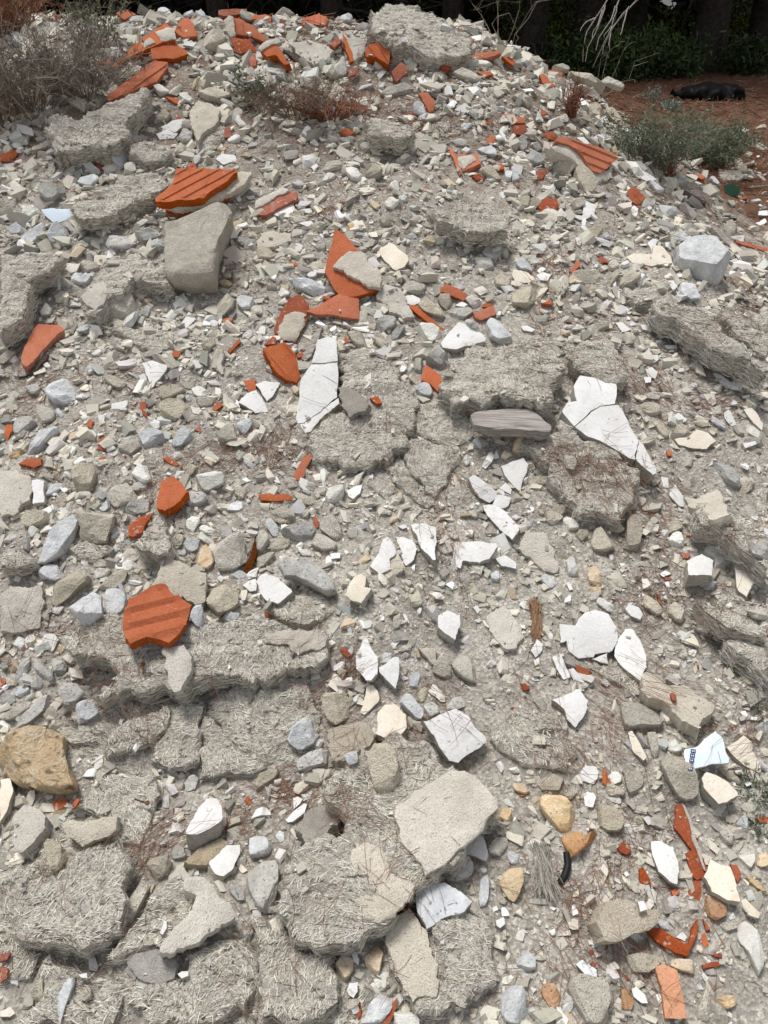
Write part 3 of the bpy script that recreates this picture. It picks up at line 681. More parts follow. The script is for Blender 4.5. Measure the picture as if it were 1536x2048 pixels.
pw,t=.02 1470,1260 1536,1230 1606,1210 1636,1250 1606,1335 1590,1415 1536,1370 1490,1310 *cream-white oval plaster shard| under the weathered timber offcut's right end
pw,t=.03 1280,1330 1310,1310 1370,1350 1440,1420 1445,1450 1400,1480 1340,1450 1300,1390
pw 1460,1390 1500,1360 1536,1400 1530,1430
pw 1420,1490 1450,1430 1530,1450 1510,1500 1470,1515
pw,t=.03 1355,1495 1420,1490 1480,1520 1580,1620 1580,1640 1536,1700 1460,1640 1390,1560 *long white bar-shaped plaster shard| right of centre above a white trapezoid
sb 80,1536 130,1495 200,1510 240,1560 230,1600 150,1610
sb 1425,150 1460,115 1530,120 1536,170 1490,195 1440,185
sg 1300,75 1340,50 1450,60 1400,90 1320,90
sw 85,60 130,50 195,85 160,105
sw 130,230 150,190 200,210 200,240 150,250
sg 255,120 280,90 315,115 290,135
@2 1
sb 0,220 60,175 135,205 145,260 90,320 0,300
sl 20,50 50,20 100,30 135,80 110,105 50,80
pc 0,110 10,75 100,100 155,150 100,160 20,150
pw 145,115 185,95 235,110 215,145 165,140
sb 340,120 380,95 500,90 570,100 580,140 500,170 400,165
sb 560,70 600,25 640,25 645,60 590,100
sb 590,120 640,65 655,80 620,160 590,190 555,180
sb 635,180 660,130 750,70 775,90 760,150 700,205 650,205
tt 345,90 385,30 410,30 410,60 365,98
pw 605,170 625,150 655,265 645,270
sb 250,210 280,185 320,215 310,240 270,240
sl 1000,190 1030,150 1090,150 1140,210 1120,260 1060,275 1000,240
sb 880,170 930,150 960,190 940,215
pw 925,150 970,145 995,180 970,210
ff,t=.05 690,230 750,180 870,190 890,240 860,280 800,270 740,280
ff,t=.08,h=.14,c=.2,z=.4 870,240 930,210 1000,260 1130,320 1260,410 1340,480 1500,620 1536,680 1536,730 1400,620 1250,560 1100,460 1000,380 880,310 *long fibrous beam| running down to the right edge over a dark gap
ff,t=.08,h=.13,c=.2 1260,310 1300,320 1400,390 1500,450 1536,470 1536,590 1450,540 1350,460 1270,370 *shorter fibrous beam| behind the long one at the right edge
ff,t=.06 1440,370 1500,330 1536,320 1536,450 1490,420
sg 1225,680 1260,630 1340,670 1385,710 1370,755 1290,720
mm,t=.03 1345,640 1400,650 1460,720 1490,780 1440,790 1390,720
pw 1205,700 1230,700 1310,755 1390,770 1370,805 1280,790 1230,740
pw 1480,750 1536,745 1536,785 1490,780
pw 620,400 660,395 715,440 660,455
pw 770,410 835,405 830,450 785,440
pw 870,380 895,358 900,390
pw 660,310 690,302 720,335 700,350
pw 915,535 990,530 990,555 930,555
pw 810,595 875,588 880,620 850,638 820,625
pw 800,680 840,665 875,695 860,735 820,725
pw 790,725 835,725 835,755 800,760
pw 985,670 1030,670 1035,690 1000,695
pw 55,420 90,415 140,440 120,455 70,445
td 320,385 350,380 360,400 330,408
td 825,395 855,385 855,405 835,412
ff,t=.08,h=.07 340,620 380,540 450,490 580,510 690,640 690,720 600,760 500,740 400,680 *grey fibrous slab with smooth top| just above the large heart-shaped white plaster piece
ff,t=.06,h=.06,z=.3 90,1080 200,1050 300,980 400,1090 560,1150 700,1230 760,1320 720,1450 650,1530 500,1560 380,1536 290,1440 240,1300 150,1180 *rough fibrous slab littered with needles| below the large heart-shaped white plaster piece
pw,t=.06,h=.06,c=0,z=.35 377,1024 424,983 493,924 532,899 622,889 640,892 680,960 720,1040 755,1100 735,1190 740,1220 700,1210 550,1120 440,1070 *large heart-shaped white plaster piece| cracked across, with a thick grey back
>broken_piece,pw,t=.06,h=.003 370,780 410,715 500,730 560,760 625,770 630,830 620,885 530,895 490,920 420,980 375,1020 300,930 330,880 390,870
>broken_piece,pw,t=.05,h=-.003 744,1215 762,1110 790,1130 860,1260 870,1300 845,1310
pw 310,850 335,835 380,865 365,875
sb 305,1230 330,1180 370,1200 400,1270 380,1290 320,1280
so 0,1190 10,1110 60,1070 100,1110 60,1190
sb 120,1360 160,1320 230,1330 240,1360 190,1380
sb 230,1536 250,1490 310,1490 330,1536 280,1560
sb 740,910 790,880 880,890 910,930 850,965 780,960
sg 775,830 830,815 890,840 880,865 800,860
sb 830,970 870,975 940,1060 940,1100 890,1080
sb 945,1070 960,1015 1050,1015 1085,1050 1020,1090
pc,t=.03 975,1095 1060,1080 1110,1040 1180,1060 1225,1110 1170,1155 1080,1150 1000,1130 *fish-shaped cream plaster shard| on the right, right of the heart-shaped white piece
pw 975,960 1000,940 1050,980 1010,1005
sg 1040,930 1080,915 1140,970 1110,980
sl 1165,970 1200,960 1260,1000 1330,1040 1300,1055 1200,1010
pw 1275,940 1300,920 1350,1010 1320,1020 1275,970
pc 1390,920 1440,910 1510,1000 1500,1045 1450,1000
sw 1395,1010 1440,1020 1510,1080 1480,1105 1410,1060
pw 1385,1120 1470,1110 1480,1125 1400,1150
pw 1480,900 1536,895 1536,930
sg 1205,1240 1240,1230 1330,1290 1390,1370 1350,1400 1290,1380 1240,1310
sb 1335,1430 1400,1370 1465,1340 1455,1390 1360,1450
pw 945,1430 980,1370 1030,1440 1030,1500 1010,1500 *kite-shaped white shard| pointing up on the right
pw 1175,1265 1205,1220 1205,1250
sw 1275,1380 1325,1440 1310,1450 1285,1420
mm,t=.03 1040,1440 1100,1450 1240,1390 1310,1536 1200,1570 1050,1490
tt 930,1165 960,1165 960,1195 935,1195
ff,t=.05 1460,1400 1536,1380 1536,1560 1480,1540
@0 2
sl,blk=1 225,310 250,240 300,130 360,70 430,15 465,35 470,80 430,180 400,240 330,290 230,330 *long slanted blue-grey stone| left of a square beige lump
sb 125,40 160,0 290,0 310,50 280,95 200,100 150,90
sb,blk=1 480,150 490,30 560,0 690,0 680,80 640,185 560,190 490,185 *square beige concrete lump| left of the chunky rust-orange brick fragment's lower side
ff,t=.05,h=.06 0,210 80,210 200,290 205,310 100,340 0,330
sw 150,110 190,80 240,110 230,145 180,155
sg 120,140 150,125 180,190 180,250 140,240
sg 15,180 40,140 110,130 110,160 60,190
sl 220,350 280,300 350,320 390,390 340,420 230,395
sb 300,520 330,430 420,365 540,380 555,410 480,470 360,560 310,575
ff,t=.05 420,220 500,190 640,200 680,220 620,260 550,280 480,270
td 770,80 830,30 910,5 900,30 850,120 800,145 765,130
ff,t=.09,c=.4,h=.08 810,190 900,80 960,20 1000,90 1030,210 1010,250 960,260 900,230 850,230 *dark peaked fibrous lump| below the chunky rust-orange brick fragment
sw 680,190 740,120 770,150 740,180
mm,t=.05,h=.05 905,440 990,265 1080,290 1180,340 1240,360 1235,440 1230,530 1170,555 1060,500 1010,440 *large pale mortar plate| tucked behind the terracotta tile with two ridges
ff,t=.07,h=.08,z=.3 430,830 420,720 520,650 720,640 1130,640 1330,690 1536,660 1640,640 1800,680 1970,730 1960,820 1910,900 1740,930 1536,965 1350,1000 1150,1030 900,1080 700,1110 560,1115 610,1040 710,960 650,880 520,890 *long broad fibrous slab| carrying the terracotta tile with two ridges
>render_skin,mm,t=.012 1586,720 1740,700 1966,735 1950,800 1790,845 1690,790 1590,780
tr,t=.018,h=.035,c=.15,r=-14,s=.055,stp=1 770,520 850,495 990,435 1035,490 1095,530 1150,560 1145,590 1110,700 1010,785 960,765 880,765 780,800 750,740 735,650 *terracotta tile with two ridges| lying flat on a fibrous slab, lower left
sb 1235,530 1270,460 1350,435 1430,490 1435,550 1370,600 1310,625 1250,570 *rounded sandy concrete lump| right of the terracotta tile with two ridges
sl 1325,640 1380,580 1440,600 1440,640 1390,690 1340,670
sl 1135,640 1160,560 1220,560 1220,700 1180,690
sb 590,460 640,390 710,340 770,360 750,420 680,470 620,480
sw 530,350 600,340 670,345 650,390 560,400
sw 730,310 760,290 810,290 830,320 790,355 740,350
so 825,345 850,330 880,345 870,370 830,370
sb 560,310 600,285 650,290 660,330 570,335
sl 390,575 460,490 540,465 610,510 620,620 560,670 510,700 450,620 *faceted lilac-grey stone| second stone to the left of the terracotta tile with two ridges
sl 615,520 640,465 720,465 760,500 765,590 710,650 660,620 625,600 *smooth bluish stone| touching the left side of the terracotta tile with two ridges
mm,t=.06 0,500 60,440 240,430 255,480 250,620 240,690 100,720 0,715 *square mortar slab| at the left edge, lower left
pw 250,770 270,730 330,730 355,765 310,835 285,825
sw 360,770 400,725 430,750 400,790
sb 310,720 410,695 420,710 340,735
so 330,840 360,790 400,810 380,860
sg 90,990 150,850 200,840 180,920 140,1040 100,1045
sg 190,890 230,870 320,960 330,1010 290,1035 220,980
sg 300,880 350,860 410,930 380,990 340,990
sl 70,1090 180,1010 180,1080 120,1115
sg 185,1010 240,1000 285,1070 190,1060
sb 20,1000 60,970 110,980 110,1040 50,1045
tt 0,990 35,1020 10,1060 0,1060
sg 0,1110 90,1100 100,1140 20,1180
sg 330,1080 400,1030 470,1030 510,1090 450,1140 390,1145 *angular dark grey stone| near the left lower end of the long broad slab
sl 450,1150 530,1130 600,1190 590,1210 480,1280 455,1260 *light blue triangular stone| below the left end of the long broad slab
sw 295,1180 330,1160 350,1190 320,1215
sb 350,1200 400,1150 450,1150 440,1190 360,1240
mm,t=.04,h=.03 975,820 1100,790 1150,870 1140,960 1090,1070 1045,1080 1015,1030 990,940 *tongue-shaped pale concrete shard| hanging over the edge of the long broad slab
sg 70,1310 150,1200 250,1090 300,1100 320,1150 230,1230 100,1320
sb 20,1230 100,1160 200,1110 210,1150 100,1240 30,1260
oc,blk=1 10,1410 90,1340 330,1325 405,1360 395,1500 460,1600 480,1680 380,1700 250,1690 120,1640 0,1580 *crumbling ochre block| at the left edge, lower left
ff,t=.06 620,1420 660,1330 760,1250 900,1200 1000,1160 1000,1300 920,1380 800,1430 650,1455
ff,t=.04 1000,1150 1190,1100 1215,1150 1215,1330 1190,1500 1050,1536 900,1480 950,1380
ff,t=.06 1240,1120 1420,1040 1620,970 1835,965 1840,1080 1810,1150 1720,1200 1700,1350 1640,1430 1540,1460 1420,1380 1290,1255 1225,1200 *fibrous panel with a diagonal crack| below the long broad slab
ff,t=.05 1230,1215 1290,1275 1400,1395 1530,1490 1600,1530 1500,1570 1350,1560 1200,1600 1210,1400
ff,t=.04 330,1290 420,1280 560,1340 580,1370 420,1380
so 600,1510 640,1465 660,1490 640,1560 600,1560
sb,blk=1 1280,250 1310,190 1390,150 1460,130 1480,240 1495,290 1400,350 1310,350 *squarish sandy concrete chunk| with an orange stain, beside a rusty bar
so 1175,250 1230,190 1280,250 1285,310 1240,360 1180,310
sw 1185,100 1210,70 1310,120 1300,150 1240,140
sw 1180,140 1200,110 1290,180 1270,215 1190,160
sg 1310,120 1350,85 1390,95 1395,160 1340,170
sw 1115,60 1150,15 1200,20 1200,60 1150,140 1120,100
sl 1090,220 1130,150 1200,170 1190,220 1120,260
sb 1030,160 1070,130 1110,150 1090,200 1050,235
sl 1065,250 1110,220 1120,250 1090,270
sb 1130,260 1150,240 1175,260 1160,295
sw 1300,400 1320,375 1350,400 1330,430
sl 1390,380 1440,350 1500,380 1460,420 1410,410
pw 1460,440 1500,410 1536,400 1536,470 1500,475
ir,t=.02 1460,360 1500,240 1530,150 1540,250 1500,370 *rusty iron bar| sticking up between sandy concrete chunks
@1 2
sb 60,0 200,0 240,30 220,70 150,75 90,50
sl 50,70 80,35 140,90 165,150 100,150 75,110
sg 145,110 200,70 330,50 375,90 340,150 280,185 180,160
sb 380,100 400,40 460,20 510,90 520,190 480,180 420,130
sb 310,180 360,115 430,140 490,190 480,230 400,240
sb 0,110 40,100 75,140 70,220 20,250 0,240
sb 75,200 120,165 200,170 215,190 170,230 90,240
sw 245,225 270,215 370,250 375,270 280,265
pw,t=.03 445,250 470,243 508,245 505,275 450,282
sb 0,280 100,240 130,230 60,320 0,345
sg,blk=1 120,290 160,250 230,240 330,280 420,370 470,430 480,500 420,500 300,430 220,390 170,390 *wide wedge of pale grey stone| right of the white stone with squared top
ff,t=.06 0,490 60,540 140,550 220,480 300,450 420,520 470,580 390,640 280,670 200,640 100,600
pw,t=.04,h=.05 0,420 20,385 60,365 140,390 215,480 130,550 60,530 20,480 *white stone with squared top| left of a wide wedge of pale grey stone
pw,t=.04,h=.03 680,325 740,240 760,165 790,148 830,190 840,240 800,280 810,340 740,370 *white tooth-shaped plaster piece| on a concrete lump in the middle
>concrete_back,mm,h=-.004,t=.05 690,330 740,372 812,342 802,282 850,240 890,320 880,350 800,390 740,400
pw 835,145 880,150 940,165 970,220 940,290 900,320 870,240
pw,t=.03,h=.03 930,75 1010,68 1080,90 1080,285 1060,285 990,200 940,110 *white blade-shaped plaster shard| pointing down, left of a white trapezoid
pw,t=.02 1165,170 1290,175 1440,185 1450,205 1400,280 1340,305 1240,290 1225,335 1195,320 1180,250 *white trapezoid plaster shard| right of centre beside a needle drift
pw 1440,280 1500,260 1560,300 1560,340 1470,320
sl 1405,380 1440,350 1470,380 1450,420 1415,410
pw 1345,340 1365,320 1390,335 1375,360
pw 855,85 890,75 910,90 880,100
sw 1190,60 1230,50 1275,75 1230,90
pc,t=.05,h=.05 535,500 560,430 600,380 630,368 660,390 650,450 690,460 660,500 630,545 580,535 *cream boot-shaped lump| alone on bare sand in the middle
pw,t=.05,h=.05 1095,620 1145,588 1225,615 1225,660 1195,765 1140,730 1095,690 *white cube-like plaster chunk| left of the pale flat mortar oval
pw 880,610 900,615 920,665 900,660
sb 820,650 830,610 860,600 870,660 850,710 825,700
sw 1020,585 1050,572 1060,600 1030,600
pw 1305,570 1330,560 1345,590 1330,608
sl 550,700 570,690 580,730 550,738
mm,t=.02 1390,640 1430,590 1500,555 1550,630 1610,740 1570,810 1500,820 1450,770 1400,700 *pale flat mortar oval| left of the brush of brown needles
pw,t=.04,h=.04 600,870 640,770 665,755 690,810 730,870 725,970 690,1010 660,1010 600,940 *upright white spindle-shaped shard| above a needle drift in the lower middle
pw,t=.03,h=.03 735,930 780,910 830,868 860,870 860,960 840,1060 800,1020 740,960
sl 740,880 770,840 830,850 825,880 780,915 745,910
sg 860,860 900,835 930,850 910,890 870,885
sb 770,840 870,815 950,810 950,825 850,845 790,845
mm 975,815 1085,815 1080,900 1060,915 1000,850
sb 1060,930 1100,865 1150,870 1160,930 1195,990 1180,1020 1100,985 1060,965
sb 1165,920 1220,840 1270,870 1340,980 1340,1030 1270,1020 1200,970
sl,blk=1 920,1000 935,965 985,965 985,1020 970,1080 920,1070
sl 550,830 580,808 590,840 570,870
sb 870,940 890,925 915,960 890,985
sl 845,1130 880,1085 930,1100 1010,1200 1005,1245 960,1250 880,1180
sg 1005,1160 1060,1130 1100,1180 1100,1215 1040,1240 1010,1200
sg 1130,1180 1180,1110 1230,1105 1255,1140 1250,1170 1200,1190 1140,1195
sb 970,1090 1010,1040 1040,1070 1010,1140 980,1150
pc 640,1160 660,1050 700,1035 725,1070 735,1130 690,1180 650,1215 625,1200
sl 580,1120 625,1085 630,1130 590,1155
sb 395,1110 460,1070 560,1090 575,1160 560,1230 480,1280 430,1250 400,1180
pc,t=.04,h=.04 715,1330 730,1200 770,1155 830,1150 900,1210 905,1290 870,1340 830,1330 780,1360 *cream arch-shaped plaster piece| left of the white diamond-shaped plate
pw,t=.035,h=.05 1005,1255 1110,1210 1200,1180 1280,1230 1320,1300 1385,1365 1300,1440 1215,1505 1160,1490 1100,1410 1070,1340 *white diamond-shaped plaster plate| with a rusty speck, lower middle
sl 175,1365 210,1300 280,1240 335,1235 350,1290 385,1350 340,1390 265,1440 220,1410 *crusty blue-white stone| left of the tan mortar slab
sb 350,1280 380,1260 425,1290 390,1315
mb,t=.04 415,1310 450,1285 620,1255 680,1280 705,1330 690,1380 620,1420 560,1490 450,1490 425,1400 *tan mortar slab| crossed by pine needles, left of the cream arch
sl 525,1470 560,1430 605,1430 615,1500 560,1525
sg 240,1500 320,1430 430,1410 440,1480 420,1536 250,1560
sg 980,1345 1010,1320 1060,1340 1075,1380 1020,1390
@2 2
mm,t=.04 30,220 80,110 190,110 220,190 280,300 270,355 190,350 120,280 *flat pentagonal mortar slab| right of the long white bar
sw 300,40 330,15 380,55 415,100 340,120 305,80
sb 370,150 400,110 450,110 460,150 420,175 380,175
sb,blk=1 470,210 495,80 540,100 620,180 620,210 560,245 490,235 *angular grey-beige concrete lump| left of a long upright one, right side
sb 540,80 590,55 680,60 680,110 640,130 560,110
sb,blk=1 680,260 690,0 760,10 780,120 770,200 720,285 *long upright concrete sliver| right side, above loose gravel
sb 200,0 310,0 310,30 250,85 210,60
sl 50,70 100,50 130,80 90,110
sw 320,290 370,262 385,320 405,370 380,420 345,400
so 450,390 465,340 500,320 530,380 545,440 500,450 460,420 *yellow-cream wedge stone| on top of a darker orange one
so 455,460 500,450 545,450 540,500 490,500
sw 580,260 605,255 615,290 590,305
pw 590,370 630,360 660,405 640,410
pw 325,425 350,430 365,465 345,470
sl 165,400 200,370 260,420 265,450 220,465
sw 490,520 520,512 590,550 650,600 630,622 570,600 510,555
pw 680,580 700,545 760,570 785,610 770,645 720,625
sb 750,520 790,480 870,550 905,600 880,635 800,580
sb 930,560 980,540 1040,610 1030,665 980,660 940,620
sb 890,620 910,590 940,640 930,668
ff,t=.04,z=.1 400,880 580,920 640,900 720,990 780,1040 760,1070 700,1060 600,1000 450,930
pw,t=.02,h=.025,z=0 285,670 380,680 400,640 440,600 500,585 580,610 630,690 635,770 600,830 500,850 490,870 400,875 340,830 330,770 290,780 *largest flat white plaster plate| lobed, right side, left of a leaf-shaped plate
>broken_piece,pw,t=.02,h=.002 480,880 570,845 575,910 530,900
pw,t=.02,h=.03,z=0 680,700 720,700 770,770 800,850 810,930 770,1010 700,960 640,900 615,860 625,790 *leaf-shaped white plaster plate| right of the largest flat white plate
pw 110,830 150,760 185,790 180,830 140,870
pw 130,890 165,870 165,915 140,920
pw 240,870 290,845 320,920 350,990 310,1005 270,940
pw 335,945 370,935 440,1010 430,1025 370,1005
sw 215,730 245,720 245,780 220,770
ff,t=.05 -130,1290 0,1200 100,1180 200,1200 330,1300 380,1440 340,1550 250,1536 100,1510 -20,1450 -100,1380 *matted fibrous slab| right of the white diamond-shaped plate
pw,t=.03,h=.03 240,1125 290,1110 380,1060 410,1060 460,1130 440,1200 380,1290 330,1240 320,1190 *white arrowhead plaster piece| crossed by two needles, right side
sb 120,1130 160,1090 225,1160 200,1200 160,1180
mm,t=.05,h=.05 770,1060 800,960 900,970 930,1030 1050,1040 1120,1100 1200,1140 1210,1180 1150,1230 1130,1310 1050,1250 920,1150 820,1110 *long beige mortar slab| below the leaf-shaped white plate, right side
sb,blk=1 660,1280 650,1160 700,1130 830,1150 910,1240 900,1280 780,1300 680,1315 *blocky beige concrete lump| under the long beige mortar slab
pc 695,1320 720,1310 770,1390 810,1470 790,1490 740,1450
sb 805,1330 830,1295 865,1310 880,1440 870,1500 840,1470
sw 920,1390 970,1360 1020,1420 1000,1460 930,1430
sb,blk=1 880,1500 930,1450 1010,1440 1040,1500 1080,1536 1125,1680 1110,1720 1020,1740 960,1660 900,1560 *long rounded concrete bar| left of the white tile with dark blue squares
pb,t=.012,h=.05,c=.2 1040,1420 1100,1410 1220,1312 1260,1350 1305,1480 1300,1505 1200,1510 1130,1530 1060,1555 1035,1536 *white tile with dark blue squares| along its left edge, right side
pc,t=.03 1290,1410 1320,1390 1390,1340 1440,1380 1440,1430 1485,1500 1480,1560 1400,1520 1340,1470 *forked cream plaster shard| right of the tile with dark blue squares
pw 1370,1200 1400,1190 1415,1215 1400,1240
pw 1425,1225 1470,1230 1470,1250 1430,1245
pw,t=.05,h=.06,c=0,z=.5 1050,290 1100,265 1140,250 1210,290 1200,360 1200,380 1060,375 *white box-shaped plaster chunk| at right, leaning on a rounded cream stone
sw 1150,210 1190,190 1250,200 1310,240 1310,290 1270,350 1220,370 1210,290 1160,255
sw 930,160 970,130 1010,120 1040,200 1010,230 960,210
sb 895,100 930,65 1000,60 1030,100 960,130 910,140
pc,t=.04,h=.04 1335,320 1360,280 1440,310 1455,420 1410,510 1360,470 1345,400 *upright cream plaster slab| near the right edge, right of the white box-shaped chunk
td 1015,245 1070,245 1060,275 1030,275
sl 1110,430 1170,400 1230,420 1220,470 1150,475
pw 1225,490 1250,475 1290,510 1270,525
sw 1275,560 1310,540 1320,570 1290,580
pw 885,370 920,350 955,370 910,390
td 915,390 955,390 950,410 920,408
pw 915,420 940,415 950,450 930,450
td 870,490 890,500 900,560 880,540
td 1090,640 1160,635 1155,660 1110,668
td 960,1080 985,1095 985,1135 960,1125 950,1090
td 50,1030 80,1025 110,1060 70,1070
ff,t=.07,h=.12,z=.4 1100,540 1200,560 1300,480 1400,540 1536,580 1536,770 1400,740 1280,690 1180,600 *thick fibrous slab with a pale rim| at the right edge below the upright cream slab
ff,t=.06,h=.09 1300,760 1400,760 1536,800 1536,990 1450,920 1350,850
ff,t=.07,h=.12,z=.4 1130,70 1130,-60 1250,-40 1400,60 1536,200 1536,340 1440,260 1360,200 1280,110 *fibrous slab over a dark hole| at the right edge, middle height
sg 1420,200 1500,190 1536,230 1536,290 1440,250
sb 1300,900 1330,885 1370,940 1340,950
sb 1370,980 1420,970 1455,1030 1430,1050 1380,1020
sg 1370,910 1450,960 1440,975 1390,960
@0 3
pc,t=.05 0,70 60,60 75,120 40,260 0,320
tt 310,200 350,178 400,185 410,215 370,240 325,265
tt 435,215 460,182 478,190 450,235
mm,t=.05,h=.05 70,420 80,280 140,215 210,220 270,285 255,370 190,450 120,505 90,480 *rounded grey mortar slab| below the crumbling ochre block, left edge
sl 250,370 290,260 325,270 320,340 295,420 250,410
sb 260,470 270,420 340,440 420,510 380,590 320,645 290,570
mm,t=.04,h=.04 375,330 430,310 520,320 620,290 700,290 690,370 640,410 560,430 490,475 430,420 *crescent-shaped pale mortar slab| with a grey corner, lower left
pw,t=.05,h=.06 1115,390 1190,240 1240,180 1300,180 1330,240 1330,310 1260,360 1180,395 *white rough pointed block| lower left, above a needle drift
sg 1110,70 1150,40 1200,60 1170,130 1110,150
mb,t=.03 1110,560 1190,480 1330,410 1370,440 1290,560 1190,580 1130,575 *tan leaf-shaped mortar piece| overlapped by a bright white shard
pw,t=.03,h=.03 1255,570 1360,460 1440,460 1440,510 1400,600 1340,645 1290,630
sg 1000,500 1050,455 1130,500 1120,545 1040,555
sw 940,470 1000,430 1020,440 980,470
pw 1140,620 1190,612 1195,640 1150,640
sb 1235,630 1260,610 1285,640 1260,660
sg 1370,700 1420,690 1490,790 1430,800 1380,760
sg,blk=1 1475,640 1500,590 1550,560 1670,560 1675,680 1640,850 1600,880 1536,840 1490,740 *upright grey granular stone| left of the great slab with two render patches
sl 1490,540 1500,420 1536,390 1596,420 1636,480 1610,530 1540,535
ff,t=.05,z=.1 430,240 560,100 700,30 900,30 960,160 900,300 830,450 720,430 560,250
ff,t=.07,h=.07,z=.2 110,900 150,800 250,690 340,640 500,500 700,420 760,560 720,720 720,980 640,1010 500,1080 400,1050 250,1060 130,1020 *big straw-like fibrous slab| filling the lower left corner
ff,t=.07 640,1150 760,1010 880,820 1000,680 1120,680 1200,760 1150,880 1040,1000 960,1080 800,1090 700,1140
sb 725,930 770,820 820,680 870,640 910,690 860,800 800,920 740,950 *leaf-shaped beige concrete lump| wedged between two fibrous slabs, lower left
sb 870,540 960,530 1040,560 1020,620 940,690 900,630
mm,t=.05,h=.06 960,1100 1040,960 1130,880 1180,760 1110,730 1115,650 1220,650 1290,690 1310,750 1380,800 1410,890 1350,930 1240,990 1200,1040 1060,1080 1040,1110 *beige boomerang-shaped render slab| lower left of the great slab
ms,t=.02 760,1100 840,1080 960,1090 1050,1160 1040,1260 950,1290 840,1270 770,1190 *dull brown-grey flat slab| near the bottom, below the boomerang-shaped slab
sl 330,1540 340,1390 390,1270 450,1220 460,1270 400,1420 360,1540 *long pale blade of stone| at the bottom edge, lower left
pw 525,1110 560,1110 590,1190 580,1220 535,1210 530,1150
sl 50,1190 80,1160 110,1230 110,1330 90,1360 60,1280
sb 180,1370 230,1260 260,1270 260,1370 220,1410
pc 0,1460 60,1430 90,1470 60,1490 0,1490
td 0,1115 60,1105 40,1150 0,1160
td 0,1190 45,1200 40,1260 0,1290
pw 470,1240 520,1228 525,1260 490,1260
sb 470,1370 500,1310 550,1320 550,1390 500,1400
pw 1065,1235 1090,1220 1130,1220 1130,1245 1090,1262
pw 960,990 985,915 1000,920 1000,960 975,1000
ff,t=.03 650,1500 690,1380 735,1370 730,1420 680,1536
ff,t=.05,z=.1 760,1400 860,1320 1080,1280 1120,1120 1380,1030 1500,1100 1560,1250 1480,1450 1200,1536 900,1560
@1 3
ff,t=.13,z=.15,h=.10 400,50 420,180 500,230 520,330 490,420 360,440 220,450 150,500 160,600 130,700 150,860 200,900 210,950 260,1040 350,1090 500,1060 640,990 740,950 800,900 950,770 1010,680 1130,570 1270,440 1440,250 1440,170 1340,60 1180,-20 1060,-120 900,-160 700,-160 560,-80 *great fibrous slab with two render patches| at the bottom centre
>render_skin,mm,t=.015,h=.012 840,230 960,130 1160,20 1250,10 1340,60 1440,180 1450,240 1350,370 1270,440 1130,570 1020,640 960,540 870,440 840,330
>render_skin,mm,t=.015,h=.008 570,490 650,450 760,470 800,560 840,650 930,660 960,700 940,750 830,880 740,930 660,900 620,820 580,780 620,720 570,560
sb,blk=1 670,-60 700,-130 800,-140 840,-90 870,60 865,110 730,150 700,110 *rounded-cornered concrete block| on top of the great fibrous slab
pw 175,310 220,260 290,210 305,215 290,265 220,320 190,325
pw 220,180 250,168 280,185 260,215 225,245
sl 110,395 140,375 170,390 170,440 140,450
ms,t=.04,h=.04 230,360 300,260 380,215 480,220 500,260 490,340 420,390 370,430 300,460 280,390 *grey gritty mortar lump| on the upper left of the great slab
sb 0,90 20,20 150,10 130,50 60,110 0,140
sg,blk=1 1075,640 1110,570 1180,530 1270,535 1310,590 1290,660 1200,690 1110,680 *smooth pale grey stone| on the right edge of the great slab
pw,t=.03 1215,520 1260,460 1340,390 1370,430 1390,510 1380,555 1320,530 *bright white triangular shard| right of the great slab's larger render patch
pl,t=.04,h=.05 960,750 1020,680 1130,685 1230,740 1295,800 1250,860 1130,900 1025,965 980,880 *blue-white mottled triangular slab| bottom centre, below a smooth pale grey stone
sb 1390,480 1440,415 1510,420 1520,470 1460,530 1400,520
so 1440,290 1490,240 1536,260 1530,340 1460,310
sw 1310,635 1350,595 1390,605 1380,630
sl 1330,820 1345,660 1370,615 1405,650 1390,800 1355,860
sb 1275,760 1290,690 1330,690 1320,780
sb 1435,800 1450,740 1510,800 1500,825
so,blk=1 1450,670 1480,630 1536,595 1590,590 1612,680 1560,790 1536,815 1480,750 *yellow-ochre faceted stone| right of the blue-white triangular slab
sl 1490,540 1520,500 1580,510 1590,570 1536,580
ff,t=.08,z=.1 780,1100 800,930 900,850 1030,960 1150,900 1280,870 1300,960 1250,1080 1200,1230 1180,1400 1100,1480 960,1470 880,1360 820,1240 *fibrous slab with a tongue of render| at the bottom centre under the blue-white slab
>render_skin,mm,t=.015,h=.012 800,940 920,840 970,900 1030,970 1060,1090 1110,1270 1080,1370 940,1410 910,1340 850,1250 820,1150 790,1080
so 470,1180 520,1120 590,1140 580,1220 535,1300 490,1240
pw 570,1110 600,1100 620,1150 615,1180 590,1165
so 650,1150 690,1080 740,1065 770,1090 750,1190 740,1250 690,1260 660,1220
pw 545,1330 560,1290 610,1282 610,1340 585,1380 555,1360
sw 700,1265 740,1265 760,1320 730,1330
sl 640,1536 680,1420 740,1350 830,1380 840,1400 760,1536
td 750,1536 800,1440 850,1375 840,1440 800,1536
sw 820,1536 830,1450 900,1440 980,1500 980,1560 830,1570
td 605,1440 630,1410 630,1480 610,1510
sb 535,1430 560,1385 620,1375 620,1420 560,1460
pw 1440,915 1490,895 1495,935 1465,960 1445,945
sl 1360,930 1390,900 1405,915 1385,945
sw 1450,1270 1530,1240 1560,1270 1550,1300 1480,1300
sl 1450,1400 1480,1340 1540,1310 1610,1320 1640,1400 1632,1480 1590,1540 1500,1530 1460,1470 *round bluish cobble| at the bottom edge right of centre
ff,t=.06,z=.1 20,1250 130,1130 250,1080 400,1110 480,1250 500,1400 400,1500 200,1536 50,1500
sl 190,980 220,965 240,1030 210,1050
@2 3
